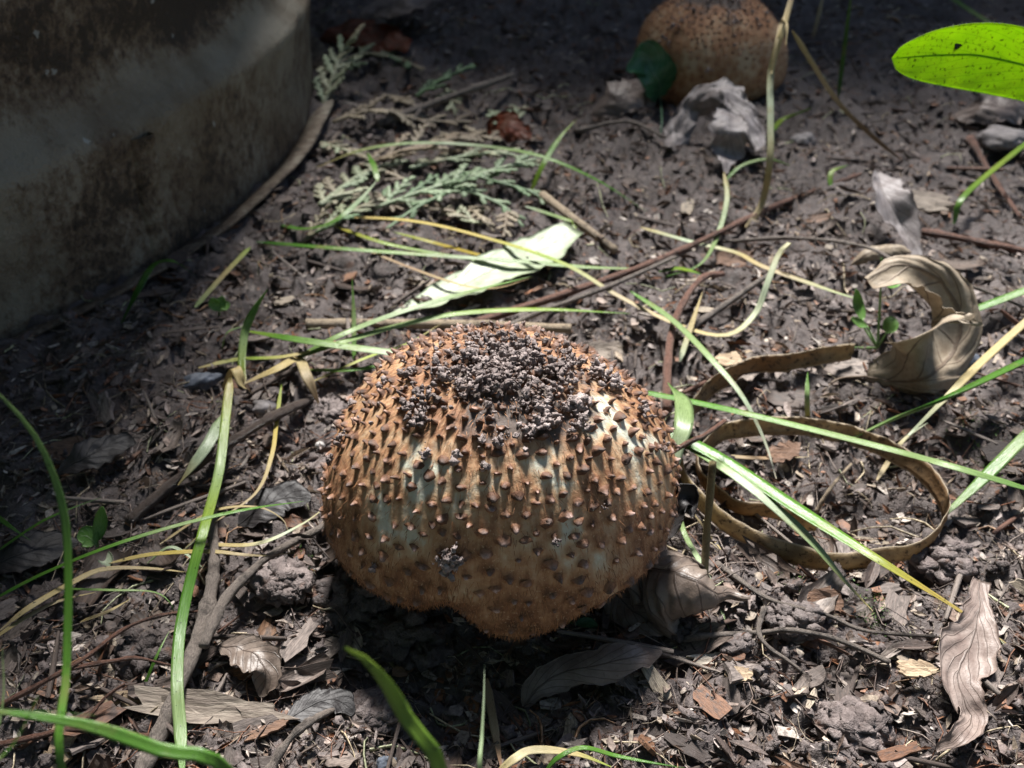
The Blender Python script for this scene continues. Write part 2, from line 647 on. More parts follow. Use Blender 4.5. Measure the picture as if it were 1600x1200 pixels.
CHIPS = [flake(k, 5, 3, 0.0, 0.15 * (k % 3), 0.2 + 0.1 * (k % 4), 0.12 + 0.05 * (k % 3), 0.2) for k in range(14)]
HUSKS = [flake(40 + k, 6, 3, 0.9 + 0.25 * (k % 4), 0.3 * (k % 3), 0.9, 0.05, 0.1) for k in range(14)]
BARKS = [flake(80 + k, 5, 3, 0.3 * (k % 3), 0.25 * (k % 3), 0.35, 0.07, 0.3) for k in range(14)]
FRAGS = [flake(120 + k, 5, 4, 0.5 * ((k % 5) - 2), 0.5 * (k % 3), 0.5, 0.025, 0.35) for k in range(14)]


def stick_piece(seed):
    r = np.random.default_rng(seed)
    S = spline([(-0.5, 0, 0), (-0.15, r.normal(0, .05), r.normal(0, .03)), (0.2, r.normal(0, .06), r.normal(0, .03)), (0.5, r.normal(0, .05), 0)], 5)
    T, s, n = frames(S)
    a = np.linspace(0, 2 * np.pi, 5, endpoint=False)
    rad = np.array([0.8, 1, 0.9, 0.85, 0.6]) * 0.5
    V = (S[:, None] + rad[:, None, None] * (np.cos(a)[None, :, None] * s[:, None] * 1 + np.sin(a)[None, :, None] * n[:, None]) * np.array([0.08, 1, 1])).reshape(-1, 3)
    F = [tuple(f) for f in grid_faces(5, 5, True)]
    V = np.vstack([V, S[:1], S[-1:]])
    k = len(V)
    F += [((j + 1) % 5, j, k - 2, k - 2) for j in range(5)] + [(20 + j, 20 + (j + 1) % 5, k - 1, k - 1) for j in range(5)]
    quads = np.array([f for f in F if f[2] != f[3]])
    tris = np.array([f[:3] for f in F if f[2] == f[3]])
    return V, [quads, tris]


LIGHT_HUSKS = [flake(200 + k, 3, 3, 0.8 + 0.3 * (k % 4), 0.4 * (k % 3), 0.75, 0.07, 0.2) for k in range(8)]
LIGHT_CHIPS = [flake(230 + k, 3, 2, 0.0, 0.3 * (k % 3), 0.3, 0.14, 0.35) for k in range(8)]


# litter too fine to pick apart: scraps, husks and fibres in one sheet of stuff
def scrap_cols(n, palette):
    c = np.array(palette)[rng.integers(0, len(palette), n)]
    return c * rng.uniform(0.7, 1.6, n)[:, None]


PAL = [(0.10, 0.065, 0.045), (0.17, 0.12, 0.095), (0.24, 0.185, 0.155), (0.07, 0.045, 0.036), (0.20, 0.09, 0.045), (0.32, 0.26, 0.20), (0.13, 0.10, 0.09), (0.38, 0.33, 0.29), (0.28, 0.23, 0.21)]
x, y, z = spots(9500, 0.75)
ln = 0.14 + 0.36 * rng.random(len(x)) ** 1.6
sc3 = np.stack([ln, ln * rng.uniform(0.22, 0.5, len(x)), ln * 0.5], -1)
Va, Fa, Ca = scatter_mesh(LIGHT_HUSKS, np.stack([x, y, z + 0.03 + rng.uniform(0, 0.08, len(x))], -1), rand_rot(len(x), 0.45), sc3, scrap_cols(len(x), PAL))
x, y, z = spots(8000, 0.75)
ln = 0.12 + 0.4 * rng.random(len(x)) ** 1.6
sc3 = np.stack([ln, ln * rng.uniform(0.2, 0.8, len(x)), ln * 0.5], -1)
Vb, Fb, Cb = scatter_mesh(LIGHT_CHIPS, np.stack([x, y, z + 0.03 + rng.uniform(0, 0.07, len(x))], -1), rand_rot(len(x), 0.4), sc3, scrap_cols(len(x), PAL))
n = 7500
x, y = rng.uniform(-32, 34, n), 22 + 54 * rng.random(n) ** 1.3
ok = free(x, y)
x, y = x[ok], y[ok]
z = ground_h(x, y)
ln = 0.25 + 0.6 * rng.random(len(x)) ** 1.8
sc3 = np.stack([ln, ln * rng.uniform(0.18, 0.5, len(x)), ln * 0.5], -1)
Vd, Fd, Cd = scatter_mesh(LIGHT_HUSKS, np.stack([x, y, z + 0.05 + rng.uniform(0, 0.1, len(x))], -1), rand_rot(len(x), 0.42), sc3, scrap_cols(len(x), PAL))
o = build('fine_litter', np.vstack([Va, Vb, Vd]), np.vstack([Fa, Fb + len(Va), Fd + len(Va) + len(Vb)]), M_SCRAP, cols=np.vstack([Ca, Cb, Cd]), shade=False)
tag(o, 'fine brown litter of husks and chips strewn over the soil', 'litter', kind='stuff')


def fibre_mesh(n, share, length, width, palette, lift=0.12):
    x, y, z = spots(n, share)
    n = len(x)
    a = rng.uniform(0, 2 * np.pi, n)
    L = length * rng.uniform(0.4, 1.3, n)
    k = 5
    t = np.linspace(0, 1, k)
    curv = rng.normal(0, 1.6, n)
    ang = a[:, None] + curv[:, None] * (t[None] - 0.5) + rng.normal(0, 0.25, (n, k)).cumsum(1) * 0.5
    px = x[:, None] + np.cumsum(np.cos(ang), 1) / k * L[:, None]
    py = y[:, None] + np.cumsum(np.sin(ang), 1) / k * L[:, None]
    pz = np.maximum(ground_h(px, py) * 0.6 + z[:, None] * 0.4, ground_h(px, py)) + 0.02 + lift * rng.random(n)[:, None] * np.sin(np.pi * t)[None]
    w = width * rng.uniform(0.6, 1.4, n)[:, None] * (1 - 0.5 * t[None])
    sx, sy = -np.sin(ang) * w, np.cos(ang) * w
    c = np.stack([px, py, pz], -1)
    V = np.stack([c + np.stack([sx, sy, -0.4 * w], -1), c + np.stack([0 * sx, 0 * sy, w], -1), c - np.stack([sx, sy, 0.4 * w], -1)], 2)
    V = V.reshape(-1, 3)
    f = grid_faces(k, 3, True)
    F = (f[None] + (np.arange(n) * k * 3)[:, None, None]).reshape(-1, 4)
    C = np.repeat(scrap_cols(n, palette), k * 3, axis=0)
    return V, F, C


Va, Fa, Ca = fibre_mesh(6000, 0.75, 1.0, 0.010, [(0.20, 0.15, 0.12), (0.30, 0.25, 0.2), (0.10, 0.07, 0.055), (0.42, 0.35, 0.26), (0.16, 0.07, 0.04)])
Vb, Fb, Cb = fibre_mesh(1300, 0.6, 2.6, 0.022, [(0.16, 0.12, 0.10), (0.25, 0.2, 0.17), (0.09, 0.06, 0.05), (0.2, 0.09, 0.05)], 0.25)
Vc, Fc, Cc = fibre_mesh(650, 0.5, 2.2, 0.035, [(0.48, 0.40, 0.27), (0.40, 0.33, 0.22), (0.30, 0.17, 0.09), (0.38, 0.40, 0.24)], 0.2)
o = build('root_fibres', np.vstack([Va, Vb, Vc]), np.vstack([Fa, Fb + len(Va), Fc + len(Va) + len(Vb)]), M_SCRAP, cols=np.vstack([Ca, Cb, Cc]))
tag(o, 'thin dry root fibres and stalks tangled in the litter', 'fibres', kind='stuff')


def individuals(name, variants, n, sizes, ratio, tilt, cat, kinds, lift=0.05, share=0.85, power=1.8):
    """Separate scraps sharing a few meshes; kinds = (material, label, group, share)."""
    sets = []
    for mat, label, group, w in kinds:
        meshes = []
        for v, f in variants:
            me_o = build(name, v, f, mat, shade=(name in ('soil_clod', 'twig_piece', 'leaf_fragment')))
            meshes.append(me_o.data)
            bpy.data.objects.remove(me_o)
        sets.append(meshes)
    x, y, z = spots(n, share)
    inside = (y < 79)
    x, y, z = x[inside], y[inside], z[inside]
    R = rand_rot(len(x), tilt)
    L = sizes[0] + (sizes[1] - sizes[0]) * rng.random(len(x)) ** power
    pick = rng.choice(len(kinds), len(x), p=[k[3] for k in kinds])
    for i in range(len(x)):
        o = bpy.data.objects.new(name, sets[pick[i]][i % len(variants)])
        COL.objects.link(o)
        s = np.array([1.0, *(np.array(ratio[0]) + (np.array(ratio[1]) - np.array(ratio[0])) * rng.random(2))]) * L[i]
        m = Matrix(R[i].tolist()).to_4x4() @ Matrix.Diagonal((*s, 1))
        m.translation = Vector((x[i] * CM, y[i] * CM, (z[i] + lift * L[i] + 0.02) * CM))
        o.matrix_world = m
        tag(o, kinds[pick[i]][1], cat, kinds[pick[i]][2])


def shades(name, *cols, rough=0.6, tl=0.0):
    return litter_material(name, [(i / max(1, len(cols) - 1), c) for i, c in enumerate(cols)], rough, tl)


individuals('wood_chip', CHIPS, 298, (0.4, 1.35), ((0.25, 0.3), (0.6, 0.7)), 0.38, 'wood chip', [
    (shades('weathered_chip', (0.13, 0.10, 0.085), (0.30, 0.25, 0.225)), 'small weathered grey brown wood chip lying in the litter', 'grey brown wood chips', 0.55),
    (shades('pale_chip', (0.36, 0.29, 0.21), (0.55, 0.46, 0.35)), 'small pale tan wood chip lying in the litter', 'pale wood chips', 0.2),
    (shades('rusty_chip', (0.15, 0.065, 0.035), (0.28, 0.14, 0.075)), 'small rusty red brown wood chip lying in the litter', 'rusty wood chips', 0.25)], 0.12)
individuals('seed_husk', HUSKS, 298, (0.4, 1.15), ((0.3, 0.35), (0.5, 0.6)), 0.5, 'husk', [
    (shades('dark_husk', (0.10, 0.07, 0.058), (0.20, 0.15, 0.13), rough=0.5), 'small dark boat-shaped husk lying in the litter', 'dark husks', 0.55),
    (shades('light_husk', (0.28, 0.23, 0.20), (0.42, 0.36, 0.31), rough=0.5), 'small light greyish boat-shaped husk lying in the litter', 'light husks', 0.45)], 0.1)
individuals('bark_flake', BARKS, 260, (0.4, 1.4), ((0.25, 0.3), (0.6, 0.6)), 0.38, 'bark', [
    (shades('dark_bark', (0.05, 0.036, 0.03), (0.11, 0.08, 0.066)), 'ragged blackish flake of bark lying in the litter', 'blackish bark flakes', 0.45),
    (shades('brown_bark', (0.14, 0.10, 0.082), (0.24, 0.19, 0.165)), 'ragged greyish brown flake of bark lying in the litter', 'greyish bark flakes', 0.4),
    (shades('red_bark', (0.15, 0.07, 0.04), (0.23, 0.11, 0.06)), 'ragged reddish flake of bark lying in the litter', 'reddish bark flakes', 0.15)], 0.1)
individuals('leaf_fragment', FRAGS, 190, (0.6, 1.7), ((0.4, 0.5), (0.8, 0.9)), 0.45, 'leaf fragment', [
    (shades('dull_scrap', (0.09, 0.06, 0.047), (0.17, 0.125, 0.10), rough=0.55, tl=0.12), 'curled dark brown scrap of dead leaf in the litter', 'dark leaf scraps', 0.45),
    (shades('light_scrap', (0.25, 0.195, 0.165), (0.36, 0.30, 0.26), rough=0.55, tl=0.12), 'curled light greyish scrap of dead leaf in the litter', 'light leaf scraps', 0.35),
    (shades('rust_scrap', (0.17, 0.075, 0.038), (0.23, 0.125, 0.07), rough=0.55, tl=0.15), 'curled rust coloured scrap of dead leaf in the litter', 'rusty leaf scraps', 0.2)], 0.12)
individuals('twig_piece', [stick_piece(k) for k in range(10)], 270, (0.8, 3.0), ((0.04, 0.04), (0.09, 0.09)), 0.2, 'twig', [
    (shades('dark_twiglet', (0.08, 0.055, 0.045), (0.15, 0.11, 0.09)), 'short broken piece of dark brown twig in the litter', 'dark twig pieces', 0.45),
    (shades('grey_twiglet', (0.22, 0.18, 0.155), (0.34, 0.28, 0.24)), 'short broken piece of light grey twig in the litter', 'light twig pieces', 0.4),
    (shades('red_twiglet', (0.15, 0.065, 0.04), (0.22, 0.11, 0.07)), 'short broken piece of reddish twig in the litter', 'reddish twig pieces', 0.15)], 0.06)


def crumb_heap(seed, n=26, sub=1):
    """A crumbly clod: many rugged crumbs stuck together in one lump one unit wide."""
    r = np.random.default_rng(seed)
    Vs, Fs, off = [], [], 0
    v0, f0 = lump(2, seed, 0.5, 1.8)
    Vs.append(v0 * np.array([0.40, 0.33, 0.26]))
    Fs.append(f0)
    off += len(v0)
    for _ in range(n):
        d = unit(r.normal(size=3)) * np.array([0.40, 0.33, 0.25]) * r.uniform(0.8, 1.1)
        v, f = lump(sub, int(r.integers(0, 999)), 0.8, 2.1)
        Vs.append(v * r.uniform(0.05, 0.15) * r.uniform(0.7, 1.3, 3) + d)
        Fs.append(f + off)
        off += len(v)
    return np.vstack(Vs), np.vstack(Fs)


individuals('soil_clod', [crumb_heap(60 + k, 14) for k in range(10)], 200, (0.35, 1.0), ((0.7, 0.5), (1.1, 0.9)), 0.6, 'soil clod', [
    (M_CLOD, 'knobbly clod of dark damp soil among the litter', 'soil clods among the litter', 1.0)], 0.10)
print('ground done')

# ---------------------------------------------------------------- unseen shrubs, added to shade the far ground and block front sky
def leaf_quads(n, pos, size):
    a = rand_rot(n)
    base = np.array([(-0.5, 0, 0), (-0.1, 0.26, 0.05), (0.5, 0, -0.05), (-0.1, -0.26, 0.05)])
    W = np.einsum('nij,vj->nvi', a, base) * size[:, None, None] + pos[:, None]
    return W.reshape(-1, 3), np.arange(n * 4).reshape(-1, 4)


def added_shade_shrub(at, rx, ry, h, z0, n, label, seed_c):
    root = empty('added_shade_shrub', (at[0], at[1], gh(*at)))
    nc = 26
    cc = np.stack([rng.uniform(-1, 1, nc) * rx, rng.uniform(-1, 1, nc) * ry, rng.uniform(z0, h, nc)], -1) + np.array([at[0], at[1], 0])
    k = rng.integers(0, nc, n)
    pos = cc[k] + rng.normal(0, 1, (n, 3)) * np.array([rx * 0.22, ry * 0.35, (h - z0) * 0.16])
    pos[:, 2] = np.clip(pos[:, 2], z0, h)
    V, F = leaf_quads(n, pos, rng.uniform(3, 6, n))
    c = np.array([0.05, 0.11, 0.025])[None] * rng.uniform(0.6, 1.5, n)[:, None]
    build('crown', V, F, M_BLADE, root, (at[0], at[1], 0), cols=np.repeat(c, 4, axis=0), st=np.zeros((len(V), 2)))
    for q in range(5):
        e = cc[q]
        S = spline([(at[0] + q - 2, at[1], -1), ((at[0] + e[0]) / 2, (at[1] + e[1]) / 2, e[2] * 0.55), e], 14)
        V, F, st = tube(S, np.linspace(0.9, 0.3, 14))
        build('trunk', V, F, M_TWIG_GREY, root, (at[0], at[1], 0), st=st)
    return tag(root, label, 'added_shade_shrub')


def tube(S, rad, k=8, up=(0, 0, 1), knob=0.0, seed=0, flat=1.0):
    S = np.asarray(S, float)
    T, s, n = frames(S, up)
    a = np.linspace(0, 2 * np.pi, k, endpoint=False)
    rad = np.broadcast_to(rad, (len(S),)).copy()
    if knob:
        rad = rad * (1 + knob * noise2(np.arange(len(S)) * 0.7, np.full(len(S), seed * 3.3), seed))
    R = rad[:, None] * (1 + (knob * 0.6) * noise2(np.arange(len(S))[:, None] * 0.5 + 0 * a[None], a[None] * 1.2 + seed + 0 * rad[:, None], seed + 5)) if knob else rad[:, None] * np.ones((1, k))
    V = S[:, None] + R[..., None] * (np.cos(a)[None, :, None] * s[:, None] + flat * np.sin(a)[None, :, None] * n[:, None])
    V = np.vstack([V.reshape(-1, 3), S[:1] - T[:1] * rad[0] * 0.2, S[-1:] + T[-1:] * rad[-1] * 0.2])
    m = len(V)
    q = grid_faces(len(S), k, True)
    tri = np.array([((j + 1) % k, j, m - 2) for j in range(k)] + [((len(S) - 1) * k + j, (len(S) - 1) * k + (j + 1) % k, m - 1) for j in range(k)])
    L = np.concatenate([[0], np.cumsum(np.linalg.norm(np.diff(S, axis=0), axis=1))])
    st = np.stack([np.tile(np.abs(a / np.pi - 1), len(S)), np.repeat(L, k)], -1)
    st = np.vstack([st, [[0, 0]], [[0, L[-1]]]])
    return V, [q, tri], st


added_shade_shrub((15, 118), 66, 13, 95, 1.0, 23000, 'leafy green bush added out of view to shade the far ground', 1)

added_shade_shrub((-80, -32), 50, 26, 160, 2.0, 15000, 'tall leafy bush added out of view to darken the barrel side', 2)
added_shade_shrub((45, -62), 60, 24, 150, 2.0, 14000, 'broad leafy bush added out of view to block front sky light', 3)

# ---------------------------------------------------------------- barrel
def barrel():
    m, nt, b, out = nodes_of('dirty_painted_metal')
    co = N(nt, 'ShaderNodeNewGeometry').outputs['Position']
    mp = N(nt, 'ShaderNodeMapping')
    mp.inputs['Scale'].default_value = (1, 1, 0.8)
    nt.links.new(co, mp.inputs[0])
    n1 = noise(nt, mp.outputs[0], 28, 6, 0.7)
    n2 = noise(nt, mp.outputs[0], 120, 6, 0.72)
    n3 = noise(nt, co, 600, 4, 0.7)
    n4 = noise(nt, mp.outputs[0], 300, 5, 0.75)
    f = math_n(nt, 'ADD', math_n(nt, 'MULTIPLY', n1, 0.30), math_n(nt, 'ADD', math_n(nt, 'MULTIPLY', n2, 0.35), math_n(nt, 'MULTIPLY', n4, 0.40)))
    dirt_tone = math_n(nt, 'ADD', f, math_n(nt, 'MULTIPLY', attr(nt, 'dirt_tone', 'Fac'), 0.13))
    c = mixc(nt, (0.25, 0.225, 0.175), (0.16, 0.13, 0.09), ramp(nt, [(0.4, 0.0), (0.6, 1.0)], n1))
    c = mixc(nt, c, (0.10, 0.065, 0.04), ramp(nt, [(0.475, 0.0), (0.56, 0.85)], dirt_tone))
    c = mixc(nt, c, (0.025, 0.018, 0.013), ramp(nt, [(0.60, 0.0), (0.66, 0.9)], math_n(nt, 'ADD', dirt_tone, math_n(nt, 'MULTIPLY', n3, 0.08))))
    c = mixc(nt, c, (0.42, 0.46, 0.46), ramp(nt, [(0.68, 0.0), (0.71, 0.6)], noise(nt, co, 110, 4, 0.6)))
    nt.links.new(c, b.inputs['Base Color'])
    b.inputs['Roughness'].default_value = 0.6
    bump(nt, b, math_n(nt, 'ADD', dirt_tone, math_n(nt, 'MULTIPLY', n3, 0.4)), 0.8, 0.003)
    cx, cy = BAR_C
    root = empty('barrel', (cx, cy, 0))
    prof = [(BAR_R, -3), (BAR_R, -0.5), (BAR_R, 0.8), (BAR_R + 0.05, 2), (BAR_R + 0.12, 3.5), (BAR_R + 0.25, 5), (BAR_R + 0.40, 5.9), (BAR_R + 0.34, 6.15), (BAR_R - 0.45, 7.0),
            (BAR_R - 0.80, 7.9), (BAR_R - 0.80, 9), (BAR_R - 0.6, 11), (BAR_R + 0.2, 16), (BAR_R + 1.2, 22), (BAR_R + 2.0, 30), (BAR_R + 2.6, 40), (BAR_R + 3.1, 40.6), (BAR_R + 2.4, 41), (BAR_R + 1.6, 40), (BAR_R - 0.5, 16), (BAR_R - 1.2, 0.5), (0.5, 0.3)]
    # refine the profile
    pr = []
    for (r0, z0), (r1, z1) in zip(prof[:-1], prof[1:]):
        k = max(2, int(math.hypot(r1 - r0, z1 - z0) / 0.5)) if z0 < 14 and r0 > 30 and r1 > 30 else 2
        pr += [(r0 + (r1 - r0) * i / k, z0 + (z1 - z0) * i / k) for i in range(k)]
    pr.append(prof[-1])
    pr = np.array(pr)
    nt_ = 520
    th = np.linspace(0, 2 * np.pi, nt_, endpoint=False)
    R, T = np.meshgrid(pr[:, 0], th, indexing='ij')
    Zz = np.repeat(pr[:, 1][:, None], nt_, 1)
    dent = 0.10 * noise2(T * 5, Zz / 4, 11) + 0.05 * noise2(T * 22, Zz / 1.2, 12) + 0.02 * noise2(T * 80, Zz / 0.4, 13)
    R = R + np.where(R > 20, dent, 0)
    Zz = Zz + np.where((Zz > 4) & (Zz < 9), 0.12 * noise2(T * 14, Zz * 0, 15), 0)
    V = np.stack([cx + R * np.cos(T), cy + R * np.sin(T), Zz], -1).reshape(-1, 3)
    # grime above the rib, at the foot, in blotches; ledge skylight painted in
    dirt_tone = np.exp(-((Zz - 9.3) / 1.3) ** 2) * 0.9 - 1.1 * np.exp(-((Zz - 6.7) / 0.6) ** 2) + smooth(2.2, 0, Zz) * 0.6 + 0.55 * noise2(T * 8, Zz / 3, 14)
    build('wall', V, grid_faces(len(pr), nt_, True), m, root, (cx, cy, 0), extra={'dirt_tone': dirt_tone.ravel()})
    # rolled foot flange, standing clear of the wall
    a = np.linspace(0, 2 * np.pi, 10, endpoint=False)
    P1, Q1 = np.meshgrid(th, a, indexing='ij')
    prof_r = BAR_R + 0.55 + 0.62 * np.cos(Q1)
    fz = 0.55 + 0.16 * np.sin(Q1) + 0.14 * noise2(P1 * 9, 0 * P1, 18) + 0.22 * np.cos(Q1)
    prof_r = prof_r + 0.10 * noise2(P1 * 16, 0 * P1 + 2, 19)
    V = np.stack([cx + prof_r * np.cos(P1), cy + prof_r * np.sin(P1), fz], -1).reshape(-1, 3)
    u = np.arange(nt_)[:, None]
    v = np.arange(10)[None]
    F = np.stack([u * 10 + v, u * 10 + (v + 1) % 10, ((u + 1) % nt_) * 10 + (v + 1) % 10, ((u + 1) % nt_) * 10 + v], -1).reshape(-1, 4)
    build('foot_flange', V, F[:, ::-1], m, root, (cx, cy, 0), extra={'dirt_tone': np.full(len(V), 0.25)})
    # lapped vertical seam of the sheet
    ang = math.atan2(plane_point(243, 300, 3.2)[1] - cy, plane_point(243, 300, 3.2)[0] - cx)
    zs = np.linspace(0, 5.75, 26)
    tt = np.linspace(0, 1, 7)
    rr = BAR_R + np.interp(zs, [0, 2, 3.5, 5, 5.9, 6.3], [0, .05, .12, .25, .38, .36])
    A = ang - 0.030 * tt[None] + 0.0012 * noise2(zs * 1.3, zs * 0, 21)[:, None]
    Rr = rr[:, None] + np.array([0.26, 0.27, 0.25, 0.22, 0.16, 0.08, -0.2])[None] + 0.05 * noise2(zs[:, None] * 1.2 + 0 * A, A * 60, 22)
    V = np.stack([cx + Rr * np.cos(A), cy + Rr * np.sin(A), zs[:, None] + 0 * A], -1).reshape(-1, 3)
    V2 = np.stack([cx + (Rr[:, 0] - 0.5) * np.cos(A[:, 0]), cy + (Rr[:, 0] - 0.5) * np.sin(A[:, 0]), zs], -1)
    Vall = np.hstack([V2[:, None], V.reshape(26, 7, 3)]).reshape(-1, 3)
    build('seam', Vall, grid_faces(26, 8)[:, ::-1], m, root, (cx, cy, 0), extra={'dirt_tone': np.full(len(Vall), 0.25)})
    return tag(root, 'large dirty pale metal barrel with ribbed wall and foot flange', 'barrel')


barrel()

# ---------------------------------------------------------------- mushrooms
def cap_material(name, brown=(0.235, 0.105, 0.047), cream=(0.58, 0.57, 0.46), sub=0.12):
    m, nt, b, out = nodes_of(name)
    st = attr(nt, 'st', 'Vector')
    mp = N(nt, 'ShaderNodeMapping')
    mp.inputs['Scale'].default_value = (60, 7, 1)
    nt.links.new(st, mp.inputs[0])
    fib = noise(nt, mp.outputs[0], 1.0, 5, 0.65)
    co = N(nt, 'ShaderNodeNewGeometry').outputs['Position']
    n2 = noise(nt, co, 700, 4, 0.7)
    n3 = noise(nt, co, 160, 3, 0.6)
    amt = attr(nt, 'brown', 'Fac')
    f = math_n(nt, 'ADD', amt, math_n(nt, 'MULTIPLY', math_n(nt, 'SUBTRACT', fib, 0.5), 0.9))
    f = math_n(nt, 'ADD', f, math_n(nt, 'MULTIPLY', math_n(nt, 'SUBTRACT', n2, 0.5), 0.45))
    c = ramp(nt, [(0.05, cream), (0.34, (0.50, 0.36, 0.225)), (0.60, (0.40, 0.225, 0.115)), (0.84, brown), (1.0, tuple(v * 0.5 for v in brown))], f)
    c = mixc(nt, c, (0.52, 0.36, 0.22), ramp(nt, [(0.60, 0.0), (0.68, 0.7)], noise(nt, co, 1500, 3, 0.6)))
    d = math_n(nt, 'ADD', attr(nt, 'dirt_tone', 'Fac'), math_n(nt, 'MULTIPLY', math_n(nt, 'SUBTRACT', n3, 0.5), 1.2))
    c = mixc(nt, c, (0.085, 0.068, 0.06), ramp(nt, [(0.45, 0.0), (0.75, 0.92)], d))
    nt.links.new(c, b.inputs['Base Color'])
    b.inputs['Roughness'].default_value = 0.72
    b.inputs['Subsurface Weight'].default_value = sub
    b.inputs['Subsurface Radius'].default_value = (0.004, 0.002, 0.001)
    b.inputs['Subsurface Scale'].default_value = 0.6
    bump(nt, b, math_n(nt, 'ADD', fib, math_n(nt, 'MULTIPLY', n2, 0.8)), 0.5, 0.0007)
    return m


def col_material(name, rough=0.7, bump_s=0.5, scale=900, tl=0.0):
    m, nt, b, out = nodes_of(name)
    co = N(nt, 'ShaderNodeNewGeometry').outputs['Position']
    n = noise(nt, co, scale, 4, 0.7)
    c = mixc(nt, attr(nt, 'Col'), (0.4, 0.38, 0.36), ramp(nt, [(0.36, 0.85), (0.6, 0.0)], n), 'MULTIPLY')
    nt.links.new(c, b.inputs['Base Color'])
    b.inputs['Roughness'].default_value = rough
    bump(nt, b, n, bump_s, 0.0006)
    if tl:
        add_translucent(nt, b, out, c, tl)
    return m


M_SCALE = col_material('cap_scale')
M_STIPE = col_material('mushroom_stem', 0.75)


def wart(seed, ragged=0.25):
    r = np.random.default_rng(seed)
    k = 7
    a = np.linspace(0, 2 * np.pi, k, endpoint=False) + r.uniform(0, 1)
    V = []
    for rad, zz in ((1.0, -0.25), (0.62, 0.30), (0.30, 0.85)):
        rr = rad * r.uniform(1 - ragged * (2.2 if zz > 0.5 else 1), 1 + ragged * (2.2 if zz > 0.5 else 1), k)
        V.append(np.stack([rr * np.cos(a) * 1.15 + 0.10 * max(zz, 0), rr * np.sin(a) - 0.38 * max(zz, 0) ** 1.5, zz + r.normal(0, 0.16, k) * (zz > 0.5)], -1))
    V = np.vstack(V + [np.array([[0.05, -0.40, 1.0 + r.normal(0, 0.15)]])])
    q = grid_faces(3, k, True)
    tri = np.array([(14 + j, 14 + (j + 1) % k, 21) for j in range(k)])
    F = np.vstack([np.concatenate([q[:, [0, 1, 2]], q[:, [0, 2, 3]]]), tri])
    t = np.clip(V[:, 2], 0, 1)
    c = np.array([0.17, 0.072, 0.032])[None] * (1 - t[:, None]) + np.array([0.10, 0.052, 0.032])[None] * t[:, None]
    c[14:] = np.array([0.19, 0.12, 0.095]) * (r.uniform(0.45, 1.1) if seed % 5 < 3 else r.uniform(1.5, 2.1))
    return V, F, c


class Cap:
    def __init__(self, centre, a, b, b2, phi_max, lobe, seed, depth=1.0):
        self.depth = depth
        self.c, self.a, self.b, self.b2, self.pm, self.lobe, self.seed = np.asarray(centre), a, b, b2, math.radians(phi_max), lobe, seed

    def __call__(self, th, t):
        th, t = np.asarray(th, float), np.asarray(t, float)
        ph = t * self.pm
        s = np.sin(np.minimum(ph, np.pi))
        rr = self.a * np.sign(s) * np.abs(s) ** 0.92
        zz = np.where(ph < np.pi / 2, self.b, self.b2) * np.cos(ph)
        zz = zz - self.lobe(th) * smooth(0.55, 1.0, t)
        big = 0.045 * noise3(np.stack([np.cos(th) * s * 1.7, np.sin(th) * s * 1.7, np.cos(ph) * 1.7], -1) + self.seed, self.seed)
        rr = rr * (1 + big)
        zz = zz * (1 + big)
        return np.stack([self.c[0] + rr * np.cos(th), self.c[1] + self.depth * rr * np.sin(th), self.c[2] + zz], -1)

    def frame(self, th, t):
        e = 1e-3
        p = self(th, t)
        dt = unit(self(th, np.asarray(t) + e) - p)                     # downslope
        dth = unit(self(np.asarray(th) + e, t) - p)
        n = unit(np.cross(dt, dth))
        return p, n, dt, dth


def place_warts(cap, spacing, n_try, t_lo, t_hi):
    th = rng.uniform(-np.pi, np.pi, n_try)
    t = np.arccos(1 - (1 - math.cos(cap.pm)) * rng.uniform(0, 1, n_try)) / cap.pm
    keep = (t > t_lo) & (t < t_hi)
    th, t = th[keep], t[keep]
    p = cap(th, t)
    sp = spacing(t) * rng.uniform(0.65, 1.35, len(t))
    acc = []
    A = np.empty((0, 3))
    S = np.empty(0)
    for i in range(len(t)):
        if len(acc):
            d = np.linalg.norm(A - p[i], axis=1)
            if (d < (S + sp[i]) / 2).any():
                continue
        acc.append(i)
        A = np.vstack([A, p[i]])
        S = np.append(S, sp[i])
    return th[acc], t[acc], S


